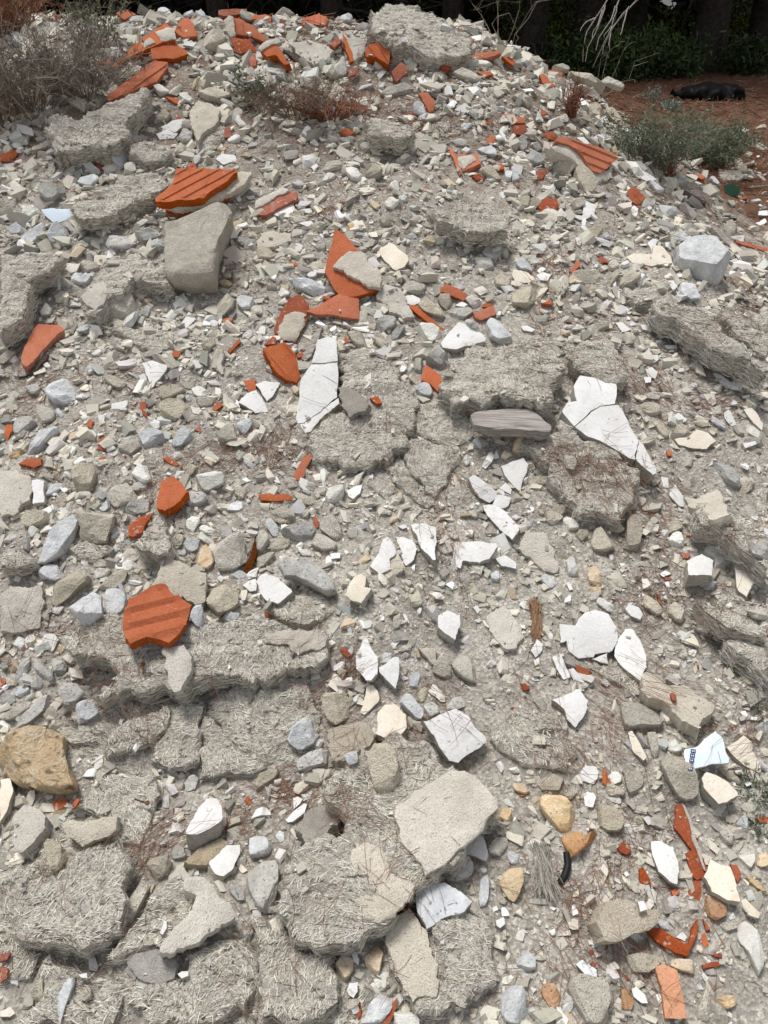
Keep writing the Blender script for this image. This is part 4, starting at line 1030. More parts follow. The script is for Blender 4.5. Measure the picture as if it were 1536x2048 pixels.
pw 405,30 440,-15 500,-10 520,20 515,60 490,95 430,75 *hexagonal white shard| left of small pale stones, lower right
pw 425,160 450,140 490,150 505,175 485,235 440,225
sw 560,60 590,30 640,20 660,50 655,85 600,108 565,90
sb 525,130 560,90 640,100 685,140 670,170 590,170
sg 560,175 640,170 665,190 650,225 590,205
sb 670,50 690,10 780,15 790,70 770,140 730,180 700,165 680,100
so,blk=1 155,190 200,155 240,170 320,180 370,260 410,330 390,370 330,395 280,380 220,310 170,250 *large peach-cream stone| lower right, above an orange crumbly one
st 290,420 330,395 400,370 440,420 490,370 530,400 525,440 450,470 400,510 340,570 330,520 310,480 *orange crumbly stone| below the large peach-cream stone
sb,blk=1 500,300 510,210 550,200 610,240 680,320 650,380 570,385 520,350
pc,t=.05,h=.05 1140,60 1170,25 1240,50 1290,80 1350,140 1360,165 1290,205 1240,215 1200,170 1150,110 *smooth pinkish-white slab with a dimple| near the right edge, lower right
sb 1220,0 1290,20 1400,80 1370,105 1290,70
pw 1395,90 1420,75 1440,95 1410,110
pw 1335,15 1380,10 1385,40 1350,35
pw 1420,0 1490,-20 1495,20 1470,40
td,t=.02,c=.2 985,220 1020,210 1060,280 1090,400 1165,620 1150,660 1110,670 1080,640 1050,540 1040,510 1080,490 1040,440 975,360 *long curved dark red pottery shard| with a chipped pale rim, lower right
>chipped_rim,mm,t=.004 1022,214 1036,222 1066,282 1098,400 1160,600 1162,620 1150,610 1090,440 1058,300
tt,h=.003 1060,740 1100,675 1135,675 1150,770 1130,800 1070,770
td,h=.002 1065,870 1090,805 1145,800 1140,860 1110,940 1080,910
td,t=.03,c=.2 815,970 880,960 960,1010 1060,1050 1090,960 1120,900 1110,1000 1050,1130 980,1110 870,1045 *hooked dark red brick piece| filled with rubble, lower right
tt 1140,1000 1160,985 1180,1050 1160,1085 1140,1050
tt 1145,900 1180,950 1190,970 1165,975
td 1145,1180 1240,1160 1250,1185 1190,1195 1150,1205
td 1200,1120 1260,1110 1260,1140 1215,1130
pw,t=.02,h=.03 835,440 880,435 970,470 1000,560 1005,620 990,695 950,680 880,620 850,540 *clean white oval plaster plate| left of the curved dark red pottery shard
td 640,475 670,443 710,470 720,500 690,520 650,500
td 770,610 790,595 825,660 835,710 790,720 770,670
tt 958,740 980,722 1005,740 990,762 962,760
pw 670,630 690,618 705,640 685,652
mb,t=.06,h=.06 515,920 570,800 640,780 760,830 890,860 885,900 840,960 740,990 650,1030 560,1030 *long tan concrete slab| left of the hooked dark red brick piece
pw 755,800 790,795 815,845 770,860
sl 870,930 890,905 940,920 940,980 900,985
pw 985,1015 1025,978 1055,1020 1040,1040
pc,t=.03,h=.04 1150,650 1190,545 1250,575 1310,590 1340,680 1370,800 1290,790 1200,740 *cream four-cornered stone plate| right of the curved dark red pottery shard
tt 1310,575 1350,580 1380,635 1355,690 1330,640
st 1150,860 1160,760 1220,780 1290,850 1280,890 1220,920 1170,900 *knobbly orange-brown stone| below the cream four-cornered plate
sl 1295,900 1325,865 1345,905 1310,925
sw 1350,520 1390,510 1450,515 1455,560 1430,610 1390,600
so 1460,580 1480,510 1536,500 1536,590 1490,600
so 1390,660 1440,650 1536,740 1536,770 1460,720
pc 1375,800 1400,780 1490,870 1480,900 1420,880
sw,blk=1 1330,1000 1340,920 1410,910 1470,980 1510,1060 1510,1180 1470,1255 1440,1240 1420,1120 1360,1050 *long pinkish-grey stone| near the right edge, lower right corner
sb 1230,940 1340,900 1350,960 1290,985
sb 675,1130 780,1100 900,1130 900,1180 820,1230 720,1230
so 920,1170 960,1140 1080,1150 1115,1230 1100,1245 1010,1220
to,t=.03,h=.03 865,1200 900,1175 990,1210 1010,1300 1055,1500 1010,1510 920,1500 900,1360 *light orange brick strip| at the bottom right
pw 720,1325 745,1310 800,1360 815,1410 780,1410 730,1370
sw 860,1360 890,1350 910,1400 880,1430
st 650,1440 655,1290 680,1290 730,1400 720,1450 680,1455
st 170,1350 190,1290 250,1290 300,1370 290,1440 230,1450
sb,blk=1 320,1330 370,1240 500,1260 570,1270 580,1360 590,1540 450,1540 370,1420 *big buff boulder| at the bottom edge, right of the round bluish cobble
pl 385,1180 420,1150 510,1210 510,1265 440,1240
td 470,1170 490,1160 515,1200 490,1200
sl 10,1180 30,1120 80,1085 140,1140 140,1210 60,1230
sl 45,1240 90,1228 130,1265 90,1285
sw 10,1020 50,965 80,1000 60,1050 20,1045
sb 330,1030 370,1000 390,1060 360,1085
sw 215,980 265,960 270,1000 240,1010
sl 1100,1310 1130,1280 1150,1330 1110,1340
sb 1100,1480 1150,1340 1180,1300 1200,1340 1205,1480 1190,1536 1110,1536
so 1200,1410 1280,1360 1350,1370 1350,1420 1260,1460
sb 1240,380 1280,360 1340,380 1330,460 1260,460
sl 1335,340 1380,290 1400,255 1420,270 1410,320 1430,390 1380,400
tt 1470,300 1530,290 1536,330 1490,325
sg 535,730 570,715 600,770 570,795 540,780
mb,t=.02 130,80 250,30 310,60 280,130 180,130
so 0,100 10,75 80,110 115,135 80,160 20,140
sw 80,460 130,410 185,440 180,540 120,590 85,550 *pale oval stone| on a tuft of grey fibres, lower right
@0 3
ff,t=.025,h=.012,z=0 0,620 240,520 430,260 900,300 1000,480 900,700 700,1100 300,1150 0,1100
ff,t=.025,h=.012,z=0 300,1120 760,1290 1100,1300 1500,960 1560,1200 1530,1560 100,1560 240,1300
ff,t=.03,h=.014,z=0 0,1000 130,1060 250,1110 180,1260 60,1290 0,1300
@1 3
ff,t=.025,h=.012,z=0 0,900 250,1080 480,1120 470,1250 700,1400 500,1560 0,1560
ff,t=.025,h=.012,z=0 1080,900 1280,870 1420,960 1440,1250 1250,1440 1120,1400
@0 2
ff,t=.03,h=.014,z=0 420,1120 600,1090 1240,1080 1240,1520 900,1560 600,1520 460,1400
@1 2
ff,t=.025,h=.012,z=0 -20,1100 300,1000 390,1200 380,1420 240,1480 120,1560 -40,1520
"""
# ------------------------------------------------------------------ fragments traced on the heap
KIND = {  # code: (object name, category, colour word, noun, materials, shape)
 'sb': ('concrete_lump', 'concrete lump', 'beige', 'concrete lump', ['sb'], 's'),
 'sg': ('stone', 'stone', 'grey', 'stone', ['sg'], 's'), 'sl': ('stone', 'stone', 'blue-grey', 'stone', ['sl'], 's'),
 'sw': ('stone', 'stone', 'whitish', 'stone', ['sw'], 's'), 'so': ('stone', 'stone', 'ochre', 'stone', ['so'], 's'),
 'st': ('stone', 'stone', 'orange-brown', 'stone', ['st'], 's'), 'sd': ('stone', 'stone', 'dark grey', 'stone', ['sd'], 's'),
 'pw': ('plaster_shard', 'plaster shard', 'white', 'plaster shard', ['pw', 'ps'], 'p'),
 'pc': ('plaster_shard', 'plaster shard', 'cream', 'plaster shard', ['pc', 'ps'], 'p'),
 'pl': ('plaster_shard', 'plaster shard', 'blue-white', 'plaster shard', ['pl', 'ps'], 'p'),
 'pb': ('glazed_tile', 'glazed tile', 'pale blue', 'tile shard', ['pb', 'pw'], 'p'),
 'mm': ('mortar_chunk', 'mortar slab', 'grey-beige', 'mortar slab', ['mm', 'mm'], 'm'),
 'mb': ('mortar_chunk', 'mortar slab', 'tan', 'mortar slab', ['mb', 'mb'], 'm'),
 'ms': ('mortar_chunk', 'mortar slab', 'dark grey', 'mortar slab', ['ms', 'ms'], 'm'),
 'tt': ('brick_fragment', 'brick fragment', 'orange', 'brick fragment', ['tt', 'ts'], 'p'),
 'oc': ('stone', 'stone', 'ochre', 'stone', ['oc'], 's'),
 'td': ('brick_fragment', 'brick fragment', 'dark red', 'brick fragment', ['td', 'td'], 'p'),
 'to': ('brick_fragment', 'brick fragment', 'light orange', 'brick fragment', ['to', 'to'], 'p'),
 'tr': ('roof_tile_piece', 'roof tile', 'orange ribbed', 'tile piece', ['tt', 'ts'], 'p'),
 'ff': ('fibre_board', 'fibrous slab', 'grey', 'fibrous slab', ['ff', 'fs'], 'f'),
 'wd': ('wood_piece', 'wood', 'grey', 'piece of wood', ['wt', 'wt'], 'p'),
 'ir': ('iron_bar', 'iron bar', 'rusty', 'iron bar', ['ir', 'ir'], 'm'),
 'gl': ('glass_shard', 'glass shard', 'green', 'glass shard', ['gl', 'gl'], 'p')}
THICK = {'pw': .014, 'pc': .02, 'pl': .03, 'pb': .008, 'mm': .035, 'mb': .03, 'ms': .03, 'tt': .022, 'td': .025, 'to': .03, 'tr': .025, 'ff': .06, 'wd': .02, 'ir': .02, 'gl': .005}
RAG = {'p': .0014, 'm': .0032, 'f': .0105}
RISE = {'p': .0009, 'm': .0022, 'f': .0055}
BEV = {'p': .0012, 'm': .0028, 'f': .004}
def parse():
    out = []; ox = oy = 0
    for ln in DATA.strip().splitlines():
        if ln.startswith('@'):
            a = ln[1:].split(); ox, oy = int(a[0]) * 512, int(a[1]) * 512; continue
        lab = None
        if '*' in ln: ln, lab = ln.split('*')
        hd, *pts = ln.split(); child = hd.startswith('>'); part = None; hp = hd.lstrip('>').split(',')
        if child: part = hp.pop(0)
        it = dict(code=hp[0], part=part, lab=lab, kids=[]); it['o'] = {k: float(v) for k, v in (q.split('=') for q in hp[1:])}
        P = np.array([tuple(map(float, p.split(','))) for p in pts]) / 3 + np.array([ox, oy])
        it['px'] = P; it['area'] = abs(area(P)); it['c'] = P.mean(0) if len(P) < 4 else cent(P)
        if child: out[-1]['kids'].append(it)
        else: out.append(it)
    return out
def cent(p):
    a = area(p); x, y = p[:, 0], p[:, 1]; x2, y2 = np.roll(x, -1), np.roll(y, -1); k = x * y2 - x2 * y
    return np.array([np.sum((x + x2) * k), np.sum((y + y2) * k)]) / (6 * a)
ITEMS = parse()
PLANES = []                     # (outline in the photo, point, normal, bounding box): slabs something may rest on
def surface(px, py):
    P, t = ground_hit(px, py); n = normal_at(P[0], P[1]); d = rays([(px, py)])[0]
    for poly, q, m, bb, sh in PLANES:
        if bb[0] < px < bb[2] and bb[1] < py < bb[3] and inside(np.array([[px, py]]), poly)[0]:
            den = d @ m
            if den > -.05: continue
            tt = ((q - CAM) @ m) / den
            if .5 < tt < t + .02: t, P, n = tt, CAM + d * tt, m
    return P, n
def on_plane(px, q, n):
    d = rays(px); den = d @ n; t = ((q - CAM) @ n) / den; return CAM + d * t[:, None]
def frame(n):
    u = np.array([1., 0, 0]) - n * n[0]; u /= np.linalg.norm(u); return u, np.cross(n, u)
def resample(p, step, jit, rng):
    out = []; J = rng.normal(0, jit, 4000); J = .45 * J + np.convolve(rng.normal(0, jit, 4000), np.hanning(9)[1:-1] / 1.73, 'same') * 1.1; c = 0
    for i in range(len(p)):
        a, b = p[i], p[(i + 1) % len(p)]; L = np.linalg.norm(b - a); k = max(1, int(L / step)); d = (b - a) / max(L, 1e-9); nn = np.array([-d[1], d[0]])
        for j in range(k):
            f = j / k; q = a + (b - a) * f; c = (c + 1) % 4000; out.append(q + nn * J[c] * (.4 if j == 0 else 1) * min(1, L * 12 + .3))
    return np.array(out)
def slab_mesh(P2, t, sh, rng, o, ribv=None):
    """irregular plate: P2 outline (metres, in its own plane), thickness t downwards. -> verts, faces, material index"""
    A = abs(area(P2)); size = math.sqrt(A)
    if area(P2) < 0: P2 = P2[::-1]
    step = {'p': max(.006, size / 14), 'm': max(.006, size / 16), 'f': max(.010, size / 30)}[sh]
    B = resample(P2, step, min(RAG[sh], size * .035), rng)
    g = {'p': max(.012, size / 9), 'm': max(.010, size / 14), 'f': max(.011, size / 36)}[sh]
    lo, hi = B.min(0), B.max(0); gx, gy = np.meshgrid(np.arange(lo[0], hi[0], g), np.arange(lo[1], hi[1], g))
    G = np.stack([gx.ravel(), gy.ravel()], 1) + rng.uniform(-.3, .3, (gx.size, 2)) * g
    if ribv is not None:
        rn, sp = ribv; rd = np.array([rn[1], -rn[0]]); qs = (B @ rn) / sp; al = B @ rd; st = (0, .60, .66, .80, .88) if not o.get('stp') else (0, .60, .80, .94); rows = [(k + f) * sp for k in range(int(np.floor(qs.min())), int(np.ceil(qs.max())) + 1) for f in st]
        G = np.array([rn * r + rd * a for r in rows for a in np.arange(al.min(), al.max(), .010)])
    G = G[inside(G, B)] if len(G) else G
    if len(G):
        dm = np.full(len(G), 9.)
        for i in range(len(B)):
            a, b = B[i], B[(i + 1) % len(B)]; ab = b - a; f = np.clip(((G - a) @ ab) / (ab @ ab + 1e-12), 0, 1); dm = np.minimum(dm, np.linalg.norm(G - a - f[:, None] * ab, axis=1))
        keep = dm > g * .35; G = G[keep]; dm = dm[keep]
    nb = len(B); allp = np.vstack([B, G]) if len(G) else B
    vs, es, fs, *_ = delaunay_2d_cdt([Vector(p) for p in allp], [(i, (i + 1) % nb) for i in range(nb)], [], 1, 1e-6)
    v2 = np.array([(p.x, p.y) for p in vs])
    d = np.full(len(v2), 9.)
    for i in range(nb):
        a, b = B[i], B[(i + 1) % nb]; ab = b - a; f = np.clip(((v2 - a) @ ab) / (ab @ ab + 1e-12), 0, 1); d = np.minimum(d, np.linalg.norm(v2 - a - f[:, None] * ab, axis=1))
    s = int(rng.integers(1, 9999)); z = np.zeros(len(v2)); am = min(RISE[sh], size * .05)
    z += am * 2 * vn(v2[:, 0] * 22 + 50, v2[:, 1] * 22 + 50, s) + am * vn(v2[:, 0] * 70 + 90, v2[:, 1] * 70 + 90, s + 1)
    if sh == 'f': z += .013 * vn(v2[:, 0] * 10 + 5, v2[:, 1] * 48 + 5, s + 7) + .006 * vn(v2[:, 0] * 140 + 9, v2[:, 1] * 50 + 9, s + 2) + .012 * vn(v2[:, 0] * 7 + 9, v2[:, 1] * 7 + 9, s + 3)
    if sh == 'm': z += .006 * vn(v2[:, 0] * 12 + 9, v2[:, 1] * 12 + 9, s + 2)
    bv = min(BEV[sh], size * .06); wd = bv * (2.5 if sh == 'f' else 1.2)
    z -= bv * np.clip(1 - d / wd, 0, 1) ** 2
    if ribv is not None:
        q = (v2 @ ribv[0]) / ribv[1]; fr = q - np.floor(q)
        pf = ((0, .60, .66, .80, .88, 1), (0, 0, .009, .009, 0, 0)) if not o.get('stp') else ((0, .60, .80, .94, 1), (.001, .002, .013, .013, .001))
        z += np.interp(fr + 1e-5, *pf) * (1.0 if o.get('stp') else .55)
    V = [np.array([a[0], a[1], c]) for a, c in zip(v2, z)]; Fc = [list(f) for f in fs]; mi = [0] * len(Fc)
    cnt = {}
    for f in Fc:
        for i in range(len(f)):
            e = (f[i], f[(i + 1) % len(f)]); cnt[e] = 1
    bd = [e for e in cnt if (e[1], e[0]) not in cnt]; nxt = dict(bd)
    rings = {'p': [(.5, 0, .5), (1, -.04, .6)], 'm': [(.3, .01, .5), (.65, 0, .5), (1, -.08, .6)], 'f': [(.12, .01, .35), (.25, -.005, .5), (.4, .008, .5), (.55, -.01, .5), (.75, -.005, .5), (1, -.12, .6)]}[sh]
    c2 = v2.mean(0); last = {a: a for a, _ in bd}
    for fz, off, jt in rings:
        cur = {}
        for a, _ in bd:
            r = v2[a] - c2; rl = np.linalg.norm(r) + 1e-9; k = off * min(size, .25) + rng.normal(0, RAG[sh] * .8 * jt if size > .05 else .001)
            p = v2[a] + r / rl * k; cur[a] = len(V); V.append(np.array([p[0], p[1], z[a] - t * fz * (1 + rng.normal(0, .05))]))
        for a, b in bd: Fc.append([last[b], last[a], cur[a], cur[b]]); mi.append(1)
        last = cur
    # close the underside
    done = set()
    for a0, _ in bd:
        if a0 in done: continue
        loop = [a0]; done.add(a0); k = nxt.get(a0)
        while k is not None and k not in done: loop.append(k); done.add(k); k = nxt.get(k)
        if len(loop) > 2: Fc.append([last[k] for k in loop][::-1]); mi.append(1)
    return np.array(V), Fc, mi, v2, z, B
def strands(B, t, rng, dens, z2, dist_k):
    """short woody fibres matted over a slab, also sticking out of its sides (local metres)"""
    A = abs(area(B)); n = int(A * dens); lo, hi = B.min(0), B.max(0); main = rng.uniform(0, np.pi)
    c = rng.uniform(lo, hi, (int(n * (np.prod(hi - lo) / A) * 1.05) + 8, 2)); c = c[inside(c, B)][:n]; pn = vn(c[:, 0] * 8 + 3, c[:, 1] * 8 + 3, 41) + .6 * vn(c[:, 0] * 22, c[:, 1] * 22, 42); c = c[rng.random(len(c)) < np.clip(.5 + pn * 2.2, .03, 1)]; n = len(c)
    an = main + 1.5 * vn(c[:, 0] * 9 + 7, c[:, 1] * 9 + 7, int(rng.integers(1, 999))) * 2.4 + rng.normal(0, .55, n)
    L = rng.uniform(.007, .022, n); K = 4; s = np.linspace(-.5, .5, K); cv = rng.normal(0, 9, n)
    dx, dy = np.cos(an), np.sin(an); al = s[None] * L[:, None]; ben = cv[:, None] * al ** 2; cb = B.mean(0); sh_ = unit(cb - c); ds = np.min(np.linalg.norm(c[:, None] - B[None], axis=2), 1); c = c + sh_ * np.clip(L * .5 - ds, 0, None)[:, None]
    P = np.zeros((n, K, 3)); P[..., 0] = c[:, :1] + al * dx[:, None] - ben * dy[:, None]; P[..., 1] = c[:, 1:] + al * dy[:, None] + ben * dx[:, None]
    idx = np.array([int(np.argmin((z2[0][:, 0] - a) ** 2 + (z2[0][:, 1] - b) ** 2)) for a, b in c]) if n else np.zeros(0, int)
    P[..., 2] = z2[1][idx][:, None] + rng.uniform(-.0004, .0012, n)[:, None] + rng.normal(0, .04, n)[:, None] * al + .0012 * (1 - (2 * s) ** 2)[None] * rng.uniform(0, 1, n)[:, None]
    nr = unit(np.stack([rng.normal(0, .16, n), rng.normal(0, .16, n), np.ones(n)], 1)); W = rng.uniform(.0007, .0015, n) * dist_k
    # sides
    per = [(B[i], B[(i + 1) % len(B)]) for i in range(len(B))]; ls = np.array([np.linalg.norm(b - a) for a, b in per]); m = int(ls.sum() * t * dens * 1.3); pk = rng.choice(len(per), m, p=ls / ls.sum())
    Q = np.zeros((m, K, 3)); nq = np.zeros((m, 3)); c2 = B.mean(0)
    for k, i in enumerate(pk):
        a, b = per[i]; q = a + (b - a) * rng.random(); d = (b - a) / (ls[i] + 1e-9); out = np.array([d[1], -d[0]]); lz = rng.uniform(.012, .035); dv = np.array([*(d + out * rng.normal(0, .08)), rng.normal(0, .06)])
        base = np.array([*(q + out * rng.uniform(-.002, .005)), -rng.uniform(0, 1) * t - .002]); Q[k] = base + s[:, None] * lz * dv; Q[k, :, 2] += rng.normal(0, .002, K); nq[k] = (*out, .35)
    P = np.concatenate([P, Q]); nr = np.concatenate([nr, unit(nq)]); W = np.concatenate([W, rng.uniform(.0008, .0018, m) * dist_k])
    V, f = ribbons(P, W, nr); v = rng.uniform(.45, 1.15, len(W)); dk = rng.random(len(W)) < .13; v[dk] *= .42
    tint = np.stack([v * .76, v * .715, v * .615], 1) + rng.normal(0, .012, (len(W), 3)); return V, f, np.repeat(np.clip(tint, .03, .8), K * 2, 0)
def stone_mesh(P2, hu, hd, rng, blk, rgh=1):
    """angular rock: outline P2 in its plane, hu up, hd down"""
    B = P2 if area(P2) > 0 else P2[::-1]; size = math.sqrt(abs(area(B))); c = cent(B); B = B - c
    nt_ = int(np.clip(size / .0032, 20, 72)); ang = np.linspace(-np.pi, np.pi, nt_, endpoint=False); rad = np.zeros(nt_)
    for k, a in enumerate(ang):
        d = np.array([math.cos(a), math.sin(a)]); best = size * .25
        for i in range(len(B)):
            p, q = B[i], B[(i + 1) % len(B)]; e = q - p; den = d[0] * e[1] - d[1] * e[0]
            if abs(den) < 1e-12: continue
            tt = (p[0] * e[1] - p[1] * e[0]) / den; uu = (p[0] * d[1] - p[1] * d[0]) / den
            if tt > 0 and -1e-6 <= uu <= 1 + 1e-6: best = max(best, tt)
        rad[k] = best
    el = np.radians([78, 58, 40, 24, 10, -6, -26, -50] if size < .07 else [82, 70, 60, 50, 41, 32, 24, 16, 8, 0, -9, -20, -35, -55]); V = [[0, 0, hu]]
    ex = .2 if blk else rng.uniform(.15, .32)
    for e in el:
        s_ = math.copysign(abs(math.sin(e)) ** (ex + .2), e); k = math.cos(e) ** ex
        for a, r in zip(ang, rad): V.append([math.cos(a) * r * k, math.sin(a) * r * k, s_ * (hu if e > 0 else hd)])
    V.append([0, 0, -hd]); V = np.array(V); m = nt_; Fc = [[0, 1 + i, 1 + (i + 1) % m] for i in range(m)]
    for r in range(len(el) - 1):
        o = 1 + r * m; Fc += [[o + i, o + m + i, o + m + (i + 1) % m, o + (i + 1) % m] for i in range(m)]
    o = 1 + (len(el) - 1) * m; e_ = len(V) - 1; Fc += [[o + i, e_, o + (i + 1) % m] for i in range(m)]
    for kf in range(3 if blk else int(rng.integers(3, 6))):       # broken faces
        a = rng.uniform(0, 2 * np.pi); zc = rng.uniform(.93, .99) if kf == 0 else rng.uniform(.28, .78); n = np.array([math.cos(a) * math.sqrt(1 - zc * zc), math.sin(a) * math.sqrt(1 - zc * zc), zc])
        sup = (V @ n).max(); dd = sup * (rng.uniform(.45, .68) if kf == 0 else rng.uniform(.58, .84)); ov = V @ n - dd; V = V - np.where(ov > 0, ov, 0)[:, None] * n
    s = rng.uniform(0, 99)
    for i in range(len(V)):
        q = Vector(V[i] / max(size, 1e-6)); a = mnoise.noise(q * 2.3 + Vector((s, 0, 0))) * .04 + mnoise.noise(q * 5 + Vector((0, s, 0))) * .026 + mnoise.noise(q * 13 + Vector((0, s, s))) * .014
        V[i] += V[i] / (np.linalg.norm(V[i]) + 1e-9) * a * size * rgh
    return V + np.array([*c, 0]), Fc
def build(it, parent=None, ref=None):
    code, o = it['code'], it['o']; name, cat, cw, noun, mats, sh = KIND[code]; rng = np.random.default_rng(int(abs(it['px'].sum() * 13)) % 99991)
    px = it['px']; cc = it['c']; bot = px[:, 1].max(); cw_ = o.get('c', .22 if sh != 's' else .5)
    if ref is None:
        k = min(.85, .25 + cw_); P0, n0 = surface(cc[0], cc[1] * (1 - k) + (bot - 2) * k if sh != 'f' else cc[1] * .6 + bot * .4)
        HV = None
        if sh != 's' and it['area'] > 900 and cc[1] > 170:
            HV = np.array([surface(*(p * .93 + cc * .07))[0] for p in np.vstack([px] + [kk['px'] for kk in it['kids']])] + [surface(*(p * .5 + cc * .5))[0] for p in px]); mH = HV.mean(0); nn = np.linalg.svd(HV - mH)[2][2]; nn = nn * np.sign(nn[2] + 1e-9)
            if nn @ n0 > .75: n0 = unit(.75 * nn + .25 * n0)
            P0 = P0 * .3 + mH * .7 if sh == 'f' or it['area'] > 2500 else P0
        zw = o.get('z', .25 if sh == 'f' else .05); tc = unit(CAM - P0)
        n = unit(n0 + zw * np.array([0, 0, 1.]) + cw_ * tc * (1.6 if sh == 's' else 1))
        if sh in 'pm' and it['area'] < 9000: n = unit(n + rng.normal(0, .09, 3))
        for _ in range(12):
            if n @ tc > (.42 if sh != 'f' else .33): break
            n = unit(n + .1 * tc)
        it['n'] = n
        it['up'] = 0 if HV is None else float(np.clip(np.percentile((HV - P0) @ n, 90 if sh != 'f' else 66), 0, .11))
    else: P0, n = ref
    rng2 = float(np.linalg.norm(P0 - CAM)); mpp = rng2 / F
    span = px.max(0) - px.min(0); mind = min(float(it['area']) / max(span.max(), 1), span.min()) * mpp
    if sh == 's':
        hu = np.clip(mind * rng.uniform(.42, .6), .006, .16); hd = np.clip(mind * .55, .008, .18); q = P0 + n * (hd * .35)
        W = on_plane(px, q, n); u, v = frame(n); ctr = W.mean(0); P2 = np.stack([(W - ctr) @ u, (W - ctr) @ v], 1)
        V, Fc = stone_mesh(P2, hu, hd, rng, o.get('blk'), 2.4 if code == 'oc' else 1); mi = None
    else:
        t = o.get('t', min(THICK[code], mind * .6 + .004)); h = o.get('h', None)
        if ref is None:
            h = (t * .55 + .006 if sh != 'f' else t * .45) if h is None else h; h += .025 if cc[1] < 170 and code in ('tt', 'tr', 'td') else 0; ex = max(0, it['up'] - .3 * t); h += ex; t += ex * .6
        else: h = .005 if h is None else h
        q = P0 + n * h; W = on_plane(px, q, n); u, v = frame(n); ctr = W.mean(0); P2 = np.stack([(W - ctr) @ u, (W - ctr) @ v], 1)
        ribv = None
        if 'r' in o:
            a = R_(o['r']); e = on_plane(np.array([cc, cc + 20 * np.array([math.cos(a), math.sin(a)])]), q, n); dv = np.array([(e[1] - e[0]) @ u, (e[1] - e[0]) @ v]); dv /= np.linalg.norm(dv)
            ribv = (np.array([-dv[1], dv[0]]), o.get('s', .045))
        td = t if ref is not None or sh != 'p' else t
        V, Fc, mi, v2, z, B = slab_mesh(P2, td, sh, rng, o, ribv)
        it['plane'] = (q, n)
        if sh != 'f' and ref is None and it['area'] < 700: pass
        elif ref is None: PLANES.append((px, q + n * .002, n, (*px.min(0), *px.max(0)), sh))
    L = V[:, :1] * u + V[:, 1:2] * v + V[:, 2:] * n
    mm = [M[x] for x in mats]
    if code == 'wd' and it['lab'] and ('dark' in it['lab'] or 'black' in it['lab']): mm = [M['wk']] * 2
    if code == 'ff':
        SV, SF, SC = strands(B, t, rng, 20000 / max(1, rng2 / 2.2) ** 1.3, (v2, z), max(1, (rng2 / 2.2) ** .6)); SV = SV[:, :1] * u + SV[:, 1:2] * v + SV[:, 2:] * n; k = len(L)
        Fc = Fc + (SF + k).tolist(); mi = list(mi) + [1] * len(SF); L = np.vstack([L, SV]); col = np.vstack([np.full((k, 3), (.26, .24, .20)), SC])
        mi = [0] * (len(Fc) - len(SF)) + [1] * len(SF)
        ob = mesh_obj(name, L, Fc, mm, loc=ctr, midx=mi, smooth=False, colors=col)
    else:
        ob = mesh_obj(it['part'] or name, L, Fc, mm, loc=ctr if parent is None else ctr - np.array(parent.location), midx=mi, smooth=sh != 's', sharp=None if sh == 's' else 40, parent=parent)
    it['ob'] = ob
    for kd in it['kids']: build(kd, ob, (q, n))
    return ob
# --- labels: every fragment is told apart by size, shape, colour and by what it lies beside
LM = []
for it in ITEMS:
    if it['lab']: a, b = it['lab'].strip().split('|'); it['short'] = a.strip(); it['label'] = (a + b).strip(); LM.append(it)
def words_for(it):
    A = it['area']; p = it['px'] - it['c']; ev = np.linalg.eigvalsh(np.cov(p.T)); asp = math.sqrt(ev[1] / max(ev[0], 1e-6)); s = math.sqrt(A)
    sz = 'big' if s > 75 else 'medium-sized' if s > 46 else 'small' if s > 25 else 'tiny'
    shp = 'long thin' if asp > 2.8 else 'elongated' if asp > 1.75 else 'chunky' if asp < 1.3 else 'squat'
    k = KIND[it['code']]; return f'{sz} {shp} {k[2]} {k[3]}'
for it in ITEMS: it['desc'] = words_for(it)
ORD = ['closest', 'second closest', 'third closest', 'fourth closest', 'fifth closest']
def rel(it, lm):
    d = it['c'] - lm['c']; h = 0.5 * (lm['px'].max(0) - lm['px'].min(0))
    if inside(it['c'][None], lm['px'])[0]: return 'on'
    if abs(d[1]) > abs(d[0]): return 'above' if d[1] < 0 else 'below'
    return 'left of' if d[0] < 0 else 'right of'
USED = set()
for it in ITEMS:
    if it['lab']: USED.add(it['label'].lower())
for it in ITEMS:
    if it['lab']: continue
    best = None; ds = sorted(LM, key=lambda l: np.linalg.norm(l['c'] - it['c']))[:9]
    for rank, lm in enumerate(ds):
        r = rel(it, lm); d0 = np.linalg.norm(lm['c'] - it['c'])
        peers = [j for j in ITEMS if not j['lab'] and j['desc'] == it['desc'] and rel(j, lm) == r and np.linalg.norm(j['c'] - lm['c']) < 420]
        pos = sum(np.linalg.norm(j['c'] - lm['c']) < d0 for j in peers)
        far = [j for j in peers if np.linalg.norm(j['c'] - lm['c']) > d0]
        cost = rank * 1.0 + pos * 2.2 + (0 if not far else .6)
        if pos < 5:
            pre = '' if len(peers) == 1 else ORD[pos] + ' '
            lab = f"{pre}{it['desc']} {r} the {lm['short']}"
            if lab.lower() not in USED and len(lab.replace('-', '').split()) <= 16 and (best is None or cost < best[0]): best = (cost, lab)
    it['label'] = best[1] if best else f"{it['desc']} near the {ds[0]['short']}"
    USED.add(it['label'].lower())
GROUP = {'stone': 'loose stones on the rubble slope', 'concrete_lump': 'concrete lumps on the rubble slope', 'plaster_shard': 'plaster shards on the rubble slope', 'brick_fragment': 'brick fragments on the rubble slope', 'fibre_board': 'fibrous slabs in the rubble', 'mortar_chunk': 'mortar slabs in the rubble', 'roof_tile_piece': 'roof tile pieces in the rubble', 'wood_piece': 'bits of wood in the rubble'}
PR = {'f': 0, 'm': 1, 'p': 2, 's': 2}
ORDER = sorted(ITEMS, key=lambda i: (PR[KIND[i['code']][5]], -i['area']))
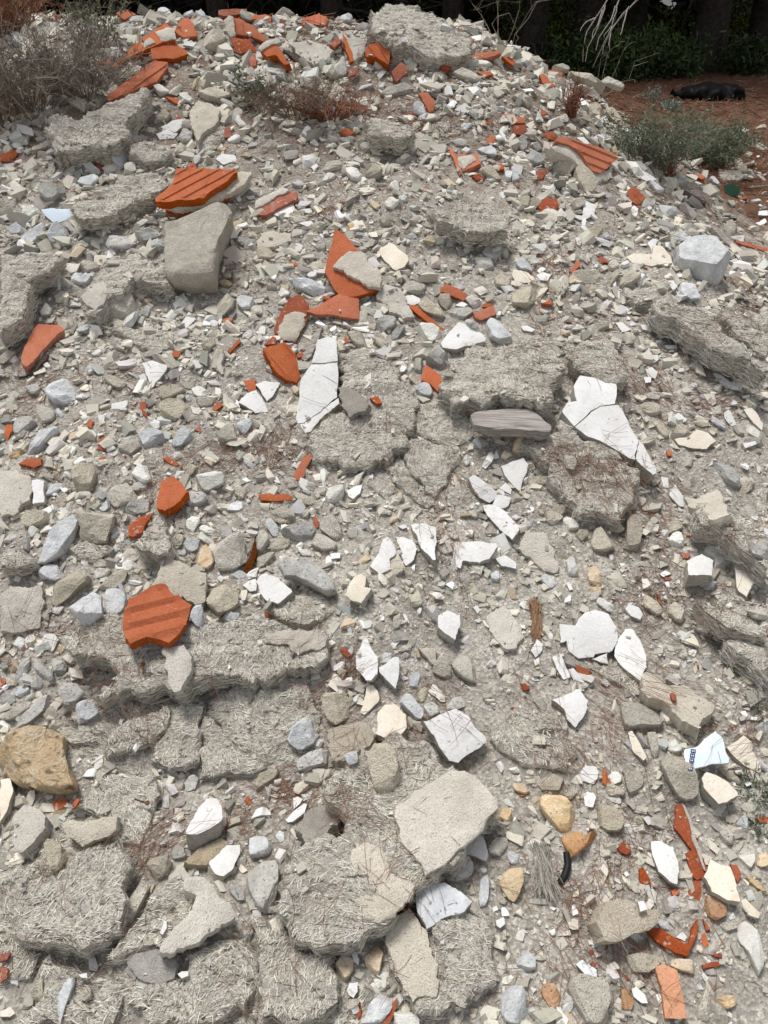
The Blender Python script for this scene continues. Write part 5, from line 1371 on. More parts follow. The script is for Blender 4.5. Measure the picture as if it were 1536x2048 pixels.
for it in ORDER:
    ob = build(it); k = KIND[it['code']]; tag(ob, it['label'], k[1], GROUP.get(k[0]), 'thing')
for it in ITEMS:                       # dark blue border squares on the white tile
    if it['code'] == 'pb' and 'squares' in it['label']:
        q, n = it['plane']; u, v = frame(n); V = []; Fc = []; mi = []
        for cx, cy in ((1088, 1432), (1083, 1460), (1079, 1488), (1074, 1514), (1070, 1538)):
            p = np.array([1024 + cx / 3, 1024 + cy / 3])
            def quad(dx, dy, sx, sy, hz, m):
                c4 = p + np.array([[-sx, -sy], [sx, -sy + 1], [sx - .5, sy + 1], [-sx - .5, sy]]) + np.array([dx, dy]); W = on_plane(c4, q + n * hz, n); k = len(V); V.extend(W); Fc.append([k, k + 1, k + 2, k + 3][::-1]); mi.append(m)
            quad(0, 0, 5, 3.6, .0022, 0); quad(-1.5, 0, .7, 1.6, .0030, 1); quad(1.8, .4, .7, 1.6, .0030, 1)
        mesh_obj('border_squares', np.array(V) - np.array(it['ob'].location), Fc, [M['nv'], M['pb']], parent=it['ob'], midx=mi)
# ------------------------------------------------------------------ loose small stuff
def ground_points(n, size_px, rng, slab_keep):
    """random points on the heap, spread evenly over the ground with finer pieces nearer; -> positions, normals, sizes"""
    y = .15 + rng.random(n) ** 1.35 * 5.3; x = rng.uniform(-1, 1, n) * (1.15 + y * .70); z = height(x, y) + fine(x, y)
    P = np.stack([x, y, z], 1); px = project(P); e = .05
    N = unit(np.stack([-(height(x + e, y) - height(x - e, y)) / (2 * e), -(height(x, y + e) - height(x, y - e)) / (2 * e), np.ones(n)], 1))
    keep = (px[:, 0] > -650) & (px[:, 0] < 2190) & (px[:, 1] < 2700) & (px[:, 1] > -20)
    t = np.linalg.norm(P - CAM, axis=1); D = (P - CAM) / t[:, None]
    for poly, q, m, bb, sh in PLANES:
        c = (px[:, 0] > bb[0]) & (px[:, 0] < bb[2]) & (px[:, 1] > bb[1]) & (px[:, 1] < bb[3]) & keep; ii = np.nonzero(c)[0]
        if not len(ii): continue
        ii = ii[inside(px[ii], poly)]; den = D[ii] @ m; tt = ((q - CAM) @ m) / den; on = (den < -.05) & (tt < t[ii] + .03); ii = ii[on]; tt = tt[on]
        k = rng.random(len(ii)) < slab_keep * (.12 if sh == 'p' else 1); keep[ii[~k]] = False
        ii, tt = ii[k], tt[k]; P[ii] = CAM + D[ii] * tt[:, None]; N[ii] = m; t[ii] = tt
    r = t / F * size_px
    return P[keep], N[keep], r[keep], px[keep]
def templates(k, rng, sub):
    out = []
    for _ in range(k):
        if sub:                      # broken block: sheared box with knocked-off corners
            base = GRID[0] * .8; cor = rng.normal(0, .24, (2, 2, 2, 3)); w3 = (GRID[0] + 1) / 2
            off = sum(cor[a, b_, c] * (np.where(a, w3[:, :1], 1 - w3[:, :1]) * np.where(b_, w3[:, 1:2], 1 - w3[:, 1:2]) * np.where(c, w3[:, 2:], 1 - w3[:, 2:])) for a in (0, 1) for b_ in (0, 1) for c in (0, 1)); base = base + off
        else: base = np.array([[a, b, c] for c in (-1, 1) for b in (-1, 1) for a in (-1, 1)], float) * .62 + rng.normal(0, .16, (8, 3))
        V = base.copy()
        for _ in range(4 if sub else 0):
            nn = unit(rng.normal(0, 1, 3)); sp_ = (V @ nn).max(); ov = V @ nn - sp_ * rng.uniform(.5, .82); V = V - np.where(ov > 0, ov, 0)[:, None] * nn
        if sub: V = V + rng.normal(0, .025, V.shape)
        out.append(V)
    return out
def grid_cube():
    pts = [(a, b, c) for a in (-1, 0, 1) for b in (-1, 0, 1) for c in (-1, 0, 1) if max(abs(a), abs(b), abs(c)) == 1]; ix = {p: i for i, p in enumerate(pts)}; f = []
    for ax in range(3):
        for s in (-1, 1):
            for a in (-1, 0):
                for b in (-1, 0):
                    q = []
                    for da, db in ((0, 0), (1, 0), (1, 1), (0, 1)):
                        p = [0, 0, 0]; p[ax] = s; p[(ax + 1) % 3] = a + da; p[(ax + 2) % 3] = b + db; q.append(ix[tuple(p)])
                    f.append(q if s > 0 else q[::-1])
    return np.array(pts, float), np.array(f)
GRID = grid_cube(); CUBE = np.array([(0, 2, 3, 1), (4, 5, 7, 6), (0, 1, 5, 4), (2, 6, 7, 3), (0, 4, 6, 2), (1, 3, 7, 5)])
PAL = np.array([(.57, .535, .45), (.65, .615, .53), (.46, .43, .37), (.61, .605, .58), (.80, .785, .75), (.70, .645, .54), (.52, .43, .31), (.42, .13, .06), (.34, .325, .29)])
def scatter(name, n, smin, smax, pw, prob, slab_keep, rng, sub, flat=(.18, .6), label='', cat='rubble', avoid=None, reg=1):
    sz = smin + (smax - smin) * rng.random(n) ** pw
    P, N, r, px = ground_points(n, 1.0, rng, slab_keep); r = r * sz[:len(r)]
    if avoid is not None:
        bad = np.zeros(len(P), bool)
        for poly, bb in avoid:
            ii = np.nonzero((px[:, 0] > bb[0]) & (px[:, 0] < bb[2]) & (px[:, 1] > bb[1]) & (px[:, 1] < bb[3]))[0]
            if len(ii): bad[ii[inside(px[ii], poly)]] = True
        P, N, r = P[~bad], N[~bad], r[~bad]
    dens = vn(P[:, 0] * 3.1, P[:, 1] * 3.1, 77) + .6 * vn(P[:, 0] * 9, P[:, 1] * 9, 78); mm_ = mound_w(P[:, 0], P[:, 1]); k = rng.random(len(P)) < np.where((P[:, 0] < .05) | (P[:, 1] > 2.6), 1, reg) * np.clip(.80 + dens * 1.0, .25, 1) * np.where((P[:, 1] > 3.2), np.clip((mm_ - .12) / .4, .12, 1), 1); P, N, r = P[k], N[k], r[k]
    n = len(P); T = np.array(templates(24, rng, sub)); V = T[rng.integers(0, 24, n)]
    sc = np.stack([np.ones(n) * 1.08, rng.uniform(.42, .95, n), rng.uniform(*flat, n)], 1); V = V * sc[:, None] * r[:, None, None] * .5
    a = rng.uniform(0, 2 * np.pi, n); Nn = unit(N + rng.normal(0, .35, (n, 3))); ref = np.stack([np.cos(a), np.sin(a), np.zeros(n)], 1); U = unit(ref - Nn * np.sum(ref * Nn, 1)[:, None]); W = np.cross(Nn, U)
    V = V[..., :1] * U[:, None] + V[..., 1:2] * W[:, None] + V[..., 2:] * Nn[:, None] + (P + N * (r * sc[:, 2] * .22)[:, None])[:, None]
    Fb = GRID[1] if sub else CUBE; nv = V.shape[1]; Fa = (Fb[None] + (np.arange(n) * nv)[:, None, None]).reshape(-1, Fb.shape[1])
    col = PAL[rng.choice(len(PAL), n, p=prob)] * rng.uniform(.66, 1.12, (n, 1)) + rng.normal(0, .006, (n, 3))
    o = mesh_obj(name, V.reshape(-1, 3), Fa, [M['chip']], colors=np.repeat(np.clip(col, .02, .85), nv, 0)); tag(o, label, cat, kind='stuff'); return o
AVOID = [(i['px'], (*i['px'].min(0), *i['px'].max(0))) for i in ITEMS if i['code'] != 'ff']
pr = np.array([.27, .23, .17, .08, .09, .07, .02, .010, .06]); pr /= pr.sum()
scatter('gravel', 98000, 2.5, 13, 1.9, pr, .10, np.random.default_rng(3), False, label='fine pale grit and chips strewn all over the rubble slope', cat='gravel')
scatter('pebbles', 32000, 10, 25, 1.5, pr, .035, np.random.default_rng(4), True, label='loose pebble-sized stones filling gaps between the bigger pieces', avoid=AVOID, reg=.8)
scatter('small_rubble', 13000, 19, 38, 1.7, pr, .02, np.random.default_rng(5), True, label='small broken stones packed between the larger fragments', avoid=AVOID, reg=.42)
# ------------------------------------------------------------------ pine needles
def needle_mesh(name, C, N, D, L, Wd, rng, label, lift=.010):
    n = len(C); K = 4; s = np.linspace(-.5, .5, K); D = unit(D - N * np.sum(D * N, 1)[:, None] + N * rng.normal(0, .10, (n, 1))); B = np.cross(N, D)
    al = s[None] * L[:, None]; bn = rng.normal(0, 3.0, n)[:, None] * al ** 2
    P = C[:, None] + D[:, None] * al[..., None] + B[:, None] * bn[..., None] + N[:, None] * (rng.uniform(.002, lift, n))[:, None, None]
    V, f = tubes(P, Wd[:, None] * .5, 3); v = rng.uniform(.5, 1.25, n)
    c = np.stack([.21 * v, .088 * v, .05 * v], 1); pale = rng.random(n) < .12; c[pale] = np.array([.34, .24, .16]) * v[pale][:, None]
    o = mesh_obj(name, V, f, [M['needle']], colors=np.repeat(c, K * 3, 0)); tag(o, label, 'pine needles', kind='stuff'); return o
rg = np.random.default_rng(21)
C, N, D, L = [], [], [], []
def drift(px, py, sx, sy, n, ang=None, spread=.5):
    for _ in range(max(1, int(n * .95) // 4)):
        qx, qy = px + rg.normal(0, sx), py + rg.normal(0, sy); P, m = surface(qx, qy)
        if rg.random() < .8 and any(z_[4] in 'pm' and z_[3][0] < qx < z_[3][2] and z_[3][1] < qy < z_[3][3] for z_ in PLANES): continue
        u, v = frame(m); k = 4; mpp = np.linalg.norm(P - CAM) / F
        o = rg.normal(0, 20 * mpp, (k, 2)); a = rg.uniform(0, np.pi, k) if ang is None else R_(-ang) + rg.normal(0, spread, k)
        C.extend(P + o[:, :1] * u + o[:, 1:] * v); N.extend([m] * k); D.extend(np.cos(a)[:, None] * u + np.sin(a)[:, None] * v); L.extend(rg.uniform(.04, .10, k))
for a in ((690, 1400, 60, 25, 170, -35), (700, 1340, 30, 20, 110, -40), (600, 1610, 70, 15, 150, -12), (430, 1660, 60, 14, 130, -18), (1300, 1400, 70, 40, 190, 38, .25), (1250, 1370, 40, 25, 110, 38, .25), (1460, 1480, 40, 15, 120, -28),
          (1200, 1490, 60, 40, 130, 60), (890, 1080, 14, 45, 120, 85), (905, 1000, 12, 40, 70, 85), (1100, 590, 20, 40, 130, 80), (1110, 520, 20, 30, 70, 80), (1300, 790, 60, 25, 170, 30), (1420, 820, 60, 15, 120, 22), (1250, 770, 25, 20, 90, 60),
          (480, 900, 40, 10, 90, -25), (420, 930, 30, 10, 60, -28), (90, 950, 25, 20, 80), (100, 770, 40, 30, 80), (260, 760, 40, 30, 90), (30, 820, 20, 50, 80), (85, 1200, 12, 60, 90, 95), (90, 1260, 20, 25, 70), (30, 1300, 20, 30, 80), (180, 1060, 20, 25, 60, 60),
          (560, 880, 40, 40, 120), (560, 920, 30, 30, 120), (1330, 1050, 25, 40, 90, 50), (1270, 1160, 30, 30, 90), (1330, 1190, 60, 40, 120), (1400, 1260, 60, 30, 110), (1440, 1060, 30, 20, 60), (1240, 930, 40, 30, 150), (1230, 990, 50, 40, 160, 50), (1140, 910, 25, 20, 110),
          (1200, 1740, 60, 40, 80), (1220, 1890, 60, 40, 120, 55), (1190, 1840, 40, 40, 80, 60), (1260, 1650, 50, 30, 80), (720, 1500, 25, 20, 40, 0), (700, 1480, 20, 20, 40, 90), (560, 1580, 40, 20, 70, 20), (330, 1690, 50, 30, 70, -40), (280, 1730, 20, 20, 40, -50), (220, 1320, 40, 30, 70, 30), (270, 1430, 50, 15, 50, 20),
          (640, 700, 30, 20, 40), (790, 220, 60, 20, 90), (830, 250, 25, 12, 80), (900, 230, 60, 20, 100), (640, 430, 50, 15, 70), (1060, 280, 60, 30, 120), (1090, 250, 40, 20, 80), (700, 400, 60, 30, 60), (350, 370, 60, 20, 60), (470, 560, 20, 20, 60, -20), (420, 340, 60, 30, 50), (160, 330, 60, 30, 60), (30, 340, 30, 40, 70), (250, 290, 60, 15, 40),
          (600, 250, 80, 30, 130), (760, 160, 60, 30, 60), (1290, 430, 50, 20, 100), (1330, 400, 50, 20, 90), (1440, 460, 50, 20, 140), (1500, 510, 25, 30, 120), (1500, 610, 25, 20, 110), (1480, 340, 40, 30, 150), (1240, 320, 30, 20, 50),
          (380, 1050, 40, 40, 60), (300, 960, 40, 30, 60), (800, 880, 60, 40, 60), (880, 1380, 60, 30, 60, 30), (860, 1450, 40, 20, 50, 40), (1060, 1330, 40, 40, 50), (1410, 640, 40, 30, 40), (1320, 690, 80, 40, 90, 40), (1150, 680, 50, 40, 60), (640, 1480, 50, 30, 60, -20),
          (500, 60, 90, 10, 160), (620, 60, 60, 12, 170), (700, 60, 30, 10, 70), (450, 50, 80, 8, 130), (800, 330, 90, 40, 60), (1000, 330, 60, 40, 60)): drift(*a)
for _ in range(520): drift(rg.uniform(0, 1536), 150 + 1880 * rg.random(), 12, 12, 2)
C, N, D, L = map(np.array, (C, N, D, L)); dist = np.linalg.norm(C - CAM, axis=1)
needle_mesh('pine_needles', C, N, D, L, np.clip(dist * .00045, .0009, .0024), rg, 'dry red-brown pine needles lying in drifts over the rubble slope')
n = 16000; y = 4.2 + 8.6 * rg.random(n) ** 1.2; x = rg.uniform(-1, 1, n) * (1.2 + y * .58); m = mound_w(x, y); k = (y > 5.2) | (m < .5) | ((y > 4.5) & (rg.random(n) < .5)); x, y = x[k], y[k]; n = len(x)
C = np.stack([x, y, height(x, y)], 1); a = rg.uniform(0, np.pi, n); N = unit(np.stack([rg.normal(0, .15, n), rg.normal(0, .15, n) - .25, np.ones(n)], 1))
needle_mesh('needle_litter', C, N, np.stack([np.cos(a), np.sin(a), 0 * a], 1), rg.uniform(.07, .14, n), np.clip(y * .0007, .002, .006), rg, 'carpet of red-brown pine needles on the ground behind the heap', lift=.03)

# ------------------------------------------------------------------ shrubs and plants
def sprout(base, n, hgt, spread, rng, curl=.5, K=6, up=1.0):
    a = rng.uniform(0, 2 * np.pi, n); r0 = rng.random(n) ** .5 * spread * .25; L = hgt * rng.uniform(.55, 1.15, n); t = np.linspace(0, 1, K)
    out = spread * rng.uniform(.2, 1.0, n); P = np.zeros((n, K, 3)); wob = rng.normal(0, .13, (n, K, 3)) * t[None, :, None] * hgt
    rr = r0[:, None] + out[:, None] * t[None] ** rng.uniform(.8, 1.6, n)[:, None]; P[..., 0] = rr * np.cos(a)[:, None]; P[..., 1] = rr * np.sin(a)[:, None]
    P[..., 2] = L[:, None] * (t[None] * up - curl * rng.uniform(0, .7, n)[:, None] * t[None] ** 2.2); return P + wob + np.array(base)
def side_twigs(P, m, ln, rng, K=4):
    n, k, _ = P.shape; i = rng.integers(0, n, m); f = rng.uniform(.25, 1, m) * (k - 1.001); j = f.astype(int); fr = (f - j)[:, None]; st = P[i, j] * (1 - fr) + P[i, j + 1] * fr
    d = unit(unit(P[i, j + 1] - P[i, j]) + rng.normal(0, 1.0, (m, 3)) + np.array([0, 0, .1])); L = ln * rng.uniform(.4, 1.2, m); t = np.linspace(0, 1, K)
    return st[:, None] + d[:, None] * (L[:, None] * t)[..., None] + rng.normal(0, .12, (m, K, 3)) * (L[:, None] * t)[..., None]
def leaves_on(P, m, sz, rng):
    n, k, _ = P.shape; i = rng.integers(0, n, m); j = rng.integers(1, k, m); c = P[i, j] + rng.normal(0, sz * .6, (m, 3)); d = unit(rng.normal(0, 1, (m, 3)) + np.array([0, 0, .5])); b = unit(np.cross(d, rng.normal(0, 1, (m, 3)))); s = sz * rng.uniform(.5, 1.2, m)[:, None]
    V = np.stack([c - d * s * .1, c + d * s * .5 + b * s * .22, c + d * s, c + d * s * .5 - b * s * .22], 1).reshape(-1, 3); return V, np.arange(m * 4).reshape(-1, 4)
def shrub(name, label, cat, px, py, hgt, spread, nst, ntw, nlf, tc, lc, lsz, seed, rad=.0016, curl=.5, group=None, lname='leaves', base=None):
    rng = np.random.default_rng(seed); b = surface(px, py)[0] if base is None else np.array(base, float); root = empty(name, b); tag(root, label, cat, group)
    P = sprout((0, 0, -.01), nst, hgt, spread, rng, curl); V, f = tubes(P, np.linspace(rad * 1.6, rad * .5, 6)[None], 3); T = side_twigs(P, ntw, hgt * .35, rng); V2, f2 = tubes(T, np.linspace(rad * .7, rad * .3, 4)[None], 3)
    col = np.concatenate([np.repeat(np.array(tc) * rng.uniform(.6, 1.35, (nst, 1)), 18, 0), np.repeat(np.array(tc) * rng.uniform(.6, 1.4, (ntw, 1)), 12, 0)])
    mesh_obj('twigs', np.vstack([V, V2]), np.vstack([f, f2 + len(V)]), [M['twig']], parent=root, colors=col)
    if nlf:
        V, f = leaves_on(T, nlf, lsz, rng); c = np.repeat(np.array(lc) * rng.uniform(.55, 1.4, (nlf, 1)) + rng.normal(0, .006, (nlf, 3)), 4, 0); mesh_obj(lname, V, f, [M['leaf']], parent=root, colors=np.clip(c, .01, 1))
    return root
GB, RB, GG = (.21, .175, .145), (.24, .11, .065), (.13, .165, .125)
shrub('dry_shrub', 'large tangled dry grey-brown shrub at the top left corner', 'dry shrub', 70, 215, .34, .42, 150, 1300, 200, GB, (.1, .12, .06), .02, 1, curl=.6)
shrub('dry_shrub', 'dry twiggy shrub between the tangled corner shrub and the orange bricks', 'dry shrub', 170, 190, .27, .28, 90, 800, 150, GB, (.1, .12, .06), .02, 2, curl=.7)
shrub('dry_shrub', 'low dry brush at the left edge below the large tangled shrub', 'dry shrub', 10, 235, .22, .28, 120, 320, 0, (.24, .17, .12), GG, .02, 3, curl=.8)
shrub('dry_shrub', 'rust-brown bushy dry plant in the topmost left corner', 'dry shrub', 15, 70, .30, .28, 170, 600, 300, RB, (.26, .12, .06), .03, 4)
shrub('green_sprig', 'small leafy green sprig rising above the dry shrubs, top left', 'plant', 195, 95, .20, .16, 34, 120, 420, GB, (.12, .15, .07), .022, 5)
shrub('green_sprig', 'thin olive sprig left of the leafy one, against the dark trees', 'plant', 165, 60, .17, .07, 20, 50, 150, GB, (.11, .13, .06), .02, 55)
shrub('dry_shrub', 'dry brown shrub in the middle of the upper slope', 'dry shrub', 590, 225, .16, .28, 80, 520, 70, (.21, .155, .12), (.12, .14, .07), .018, 6, curl=.8)
shrub('dry_shrub', 'wiry brown dry grass clump beside the right of the upper slope shrub', 'dry shrub', 660, 235, .14, .22, 120, 220, 0, RB, GG, .02, 7, curl=.9)
shrub('green_sprig', 'small green weed at the left side of the upper slope shrub', 'plant', 515, 215, .15, .12, 26, 80, 420, (.13, .12, .08), (.10, .125, .065), .017, 8)
shrub('green_shrub', 'grey-green bushy shrub on the right, its left half with bare stems', 'shrub', 1310, 335, .25, .26, 150, 620, 3800, (.20, .18, .135), (.135, .185, .115), .016, 9, curl=.35)
shrub('green_shrub', 'denser grey-green shrub half on the right flank, nearest the right edge', 'shrub', 1420, 335, .24, .25, 150, 680, 4600, (.18, .17, .12), (.13, .18, .11), .016, 10, curl=.35)
shrub('dry_grass', 'tuft of dry rust-brown grass on the right shoulder of the heap', 'grass tuft', 1142, 238, .17, .05, 80, 30, 0, RB, GG, .02, 11, curl=.2)
shrub('dry_grass', 'wispy brown stalks under the grey-green shrub', 'grass tuft', 1335, 355, .10, .06, 50, 20, 0, RB, GG, .02, 12)
shrub('grey_plant', 'small silvery plant left of the black bag', 'plant', 1300, 205, .14, .12, 24, 60, 260, GB, (.25, .28, .25), .025, 13, base=None)
shrub('grey_plant', 'low silvery plant in front of the black bag', 'plant', 1345, 222, .10, .14, 24, 60, 320, GB, (.22, .26, .23), .025, 14)
shrub('low_plant', 'small dark green plant at the right edge, lower right', 'plant', 1515, 1590, .05, .055, 30, 80, 420, (.14, .15, .11), (.15, .18, .12), .009, 15, rad=.001)
shrub('low_plant', 'sparse green plant at the right edge above the forked plaster shard', 'plant', 1530, 1440, .05, .05, 26, 70, 220, (.2, .19, .16), (.16, .19, .12), .009, 16, rad=.001)
shrub('low_plant', 'tiny grey-green plant at the right edge beside a pale stone', 'plant', 1525, 1655, .035, .04, 22, 60, 260, (.18, .18, .14), (.15, .18, .12), .008, 17, rad=.001)
shrub('needle_tuft', 'brush of brown needles hanging upright beside the pale flat mortar oval', 'needle tuft', 1070, 1265, .03, .02, 10, 10, 0, RB, GG, .01, 18, rad=.0012)
# bundle of brown needles and tuft of grey fibres: fans lying on the slope
def fan(name, label, cat, p0, p1, w0, w1, n, col, rad, seed, part='fibres'):
    rng = np.random.default_rng(seed); A, na = surface(*p0); root = empty(name, A); tag(root, label, cat); a = np.array(p0)[None] + np.stack([rng.normal(0, w0, n), rng.normal(0, w0 * .4, n)], 1); b = np.array(p1)[None] + np.stack([rng.normal(0, w1, n), rng.normal(0, 14, n)], 1); P = np.zeros((n, 5, 3))
    for k, t in enumerate(np.linspace(0, 1, 5)): P[:, k] = on_plane(a * (1 - t) + b * t + rng.normal(0, 2.6, (n, 2)), A + na * .012, na) + na * (rng.uniform(0, .016, n) * (1 - .7 * t))[:, None]
    V, f = tubes(P - A, rad, 3); mesh_obj(part, V, f, [M['needle']], parent=root, colors=np.repeat(np.array(col) * rng.uniform(.55, 1.4, (n, 1)), 15, 0))
fan('needle_bundle', 'brush-like bundle of brown needles right of the pale flat mortar oval', 'needle bundle', (1068, 1205), (1073, 1265), 7, 6, 70, (.24, .14, .075), .0010, 31)
fan('fibre_tuft', 'combed-out tuft of grey fibres under the pale oval stone, lower right', 'fibre tuft', (1075, 1690), (1095, 1775), 9, 14, 110, (.32, .30, .255), .0008, 32)

# ------------------------------------------------------------------ small single things
def tube_thing(name, label, cat, pts, rad, mat, lift=.012, sides=8):
    W = np.array([surface(*p)[0] + surface(*p)[1] * lift for p in pts]); t = np.linspace(0, len(W) - 1, 14); P = np.stack([np.interp(t, np.arange(len(W)), W[:, k]) for k in range(3)], 1); b = P[0].copy()
    V, f = tubes((P - b)[None], rad, sides); V = np.vstack([V, [P[0] - b], [P[-1] - b]]); F_ = [list(q) for q in f]; n = len(V); m = len(P)
    for k in range(sides): F_.append([n - 2, (k + 1) % sides, k]); o = (m - 1) * sides; F_.append([n - 1, o + k, o + (k + 1) % sides])
    o = mesh_obj(name, V, F_, [mat], loc=b, smooth=True, sharp=50); tag(o, label, cat); return o
tube_thing('rubber_tube', 'curved piece of black rubber tube beside the grey fibre tuft', 'rubber tube', [(1131, 1708), (1134, 1735), (1128, 1755), (1119, 1768)], .0075, M['rb'])
def nail(label, a, b):
    o = tube_thing('rusty_nail', label, 'nail', [a, b], .0022, M['ir'], .012, 6); P = np.array(o.location); V, f = tubes(np.array([[[0, 0, -.001], [0, 0, .0025]]]), .0055, 8); V = np.vstack([V, [[0, 0, .0025]]]); F_ = [list(q) for q in f] + [[8 + k, 8 + (k + 1) % 8, 16] for k in range(8)]
    mesh_obj('head', V, F_, [M['ir']], parent=o)
nail('rusty nail standing in the long broad slab under the ridged terracotta tile', (289, 1332), (289, 1352)); nail('bent black nail lying on straw-like fibres, lower left', (296, 1612), (270, 1604))
tube_thing('dead_twig', 'pale twig lying at the right edge beside the green glass shard', 'twig', [(1492, 383), (1536, 378), (1560, 377)], .004, M['wt'], .02, 6)
def bag():
    b = np.array([(1405 - CX) / F * 8.15, 9.05, 0.]); b[2] = height(b[0], b[1]) - .02; root = empty('rubbish_bag', b); tag(root, 'black rubbish bag lying on the needle-covered ground, top right', 'rubbish bag'); n, m = 40, 22; V = []; rng = np.random.default_rng(5)
    for i in range(n + 1):
        u = i / n; r = .19 * (1 - abs(2 * u - 1.12) ** 3.2) ** .5 if u < 1 else .0; r = max(r, .02) if u > .06 else .03 + u * .3; x = -.33 + .66 * u
        for j in range(m):
            a = 2 * np.pi * j / m; q = Vector((u * 6, math.cos(a) * 1.3, math.sin(a) * 1.3)); k = 1 + .35 * mnoise.noise(q * 1.3) + .12 * mnoise.noise(q * 4); V.append((x + .02 * mnoise.noise(q * 2), math.cos(a) * r * k * 1.2, max(0, .085 + math.sin(a) * r * k * .5 - .02)))
    F_ = [[i * m + j, i * m + (j + 1) % m, (i + 1) * m + (j + 1) % m, (i + 1) * m + j] for i in range(n) for j in range(m)] + [list(range(m))[::-1], [n * m + j for j in range(m)]]
    mt, t, bb = nodes('black_plastic'); bb.inputs['Base Color'].default_value = (.004, .004, .005, 1); bb.inputs['Roughness'].default_value = .6; bb.inputs['Specular IOR Level'].default_value = .12
    mesh_obj('sack', V, F_, [mt], parent=root, smooth=True); V2, f2 = tubes(np.array([[[-.33, 0, .06], [-.36, 0, .075], [-.39, .01, .09]]]), np.array([[.04, .016, .035]]), 9); mesh_obj('knot', V2, f2, [mt], parent=root, smooth=True)
bag()

# ------------------------------------------------------------------ trees behind the heap
def at(px, y): return (px - CX) / F * (y * _cp + (CAMZ - .8) * _sp)
def leaf_cloud(C, n, sz, rng, spread):
    i = rng.integers(0, len(C), n); c = C[i] + rng.normal(0, 1, (n, 3)) * spread; d = unit(rng.normal(0, 1, (n, 3))); b = unit(np.cross(d, rng.normal(0, 1, (n, 3)))); s = sz * rng.uniform(.5, 1.3, n)[:, None]
    return np.stack([c - d * s, c + b * s * .3, c + d * s, c - b * s * .3], 1).reshape(-1, 3), np.arange(n * 4).reshape(-1, 4)
def tree(px, y, r, lean, seed, label, name='pine_tree'):
    rng = np.random.default_rng(seed); x = at(px, y); z = float(height(x, y)); root = empty(name, (x, y, z)); tag(root, label, 'tree', 'pine trees behind the heap'); H = rng.uniform(6.5, 9); K = 14; t = np.linspace(0, 1, K)
    T = np.stack([lean * t * H * .5 + rng.normal(0, .05, K).cumsum() * .5, rng.normal(0, .04, K).cumsum() * .5, t * H - .1], 1); rad = r * (1 - .75 * t); rad[0] *= 1.5; rad[1] *= 1.08
    V, f = tubes(T[None], rad[None] * rng.uniform(.93, 1.07, (1, K)), 12); nl = 26; st = rng.uniform(.05, .95, nl); S0 = np.stack([np.interp(st, t, T[:, k]) for k in range(3)], 1); a = rng.uniform(0, 2 * np.pi, nl); L = rng.uniform(.9, 2.4, nl) * np.where(st < .25, .8, 1)
    q = np.linspace(0, 1, 6); Lm = S0[:, None] + np.stack([np.cos(a), np.sin(a), np.where(st < .3, -.12, .3)], 1)[:, None] * (L[:, None] * q)[..., None] + rng.normal(0, .06, (nl, 6, 3)) * q[None, :, None]
    V2, f2 = tubes(Lm, np.linspace(1, .25, 6)[None] * (r * .16), 6); sd = side_twigs(Lm, 130, .6, rng); V3, f3 = tubes(sd, np.linspace(.012, .004, 4)[None], 4)
    mesh_obj('trunk', np.vstack([V, V2, V3]), np.vstack([f, f2 + len(V), f3 + len(V) + len(V2)]), [M['bark']], parent=root, smooth=True)
    hi = sd[(sd[:, -1, 2] > 1.9)][:, -1]; C = np.concatenate([hi, Lm[Lm[:, -1, 2] > 2][:, -1], np.stack([rng.normal(T[-1, 0], 1.1, 30), rng.normal(T[-1, 1], 1.1, 30), rng.uniform(.45 * H, H, 30)], 1)])
    V, f = leaf_cloud(C, 2600, .17, rng, .32); c = np.repeat(np.array((.030, .040, .018)) * rng.uniform(.4, 1.7, (2600, 1)), 4, 0); mesh_obj('crown', V, f, [M['leaf']], parent=root, colors=c)
for i, a in enumerate(((60, 13.5, .17, .0, 'dark pine trunk behind the tangled shrub, top left corner'), (265, 14, .15, .02, 'dark pine trunk behind the leafy green sprig'), (440, 13, .16, -.02, 'dark pine trunk above the long orange hollow brick, on the left'), (672, 12.5, .17, .0, 'pine with paler bark left of the huge crest slab'),
        (900, 13, .15, .03, 'dark pine trunk behind the huge fibrous slab on the crest'), (1045, 12.2, .16, .10, 'leaning dark pine just right of the huge crest slab'), (1165, 12.8, .20, -.03, 'thick dark pine behind the pale hanging dead branch'), (1262, 14.5, .15, .06, 'slender dark pine left of the sky gap'),
        (1400, 12.6, .23, .0, 'thickest dark pine directly behind the black bag'), (1505, 13.2, .19, -.02, 'dark pine in the top right corner'))): tree(*a[:4], 100 + i, a[4])
def bush(px, y, h, wdt, col, n, seed, label):
    rng = np.random.default_rng(seed); x = at(px, y); z = float(height(x, y)); root = empty('green_bush', (x, y, z)); tag(root, label, 'bush', 'green bushes among the trees'); P = sprout((0, 0, 0), 50, h, wdt, rng, .3); V, f = tubes(P, np.linspace(.012, .003, 6)[None], 3); mesh_obj('stems', V, f, [M['bark']], parent=root)
    C = P[:, 2:].reshape(-1, 3); n = n * 4; V, f = leaf_cloud(C, n, .042, rng, .10); c = np.repeat(np.array(col) * rng.uniform(.3, 1.6, (n, 1)), 4, 0); mesh_obj('leaves', V, f, [M['leaf']], parent=root, colors=c)
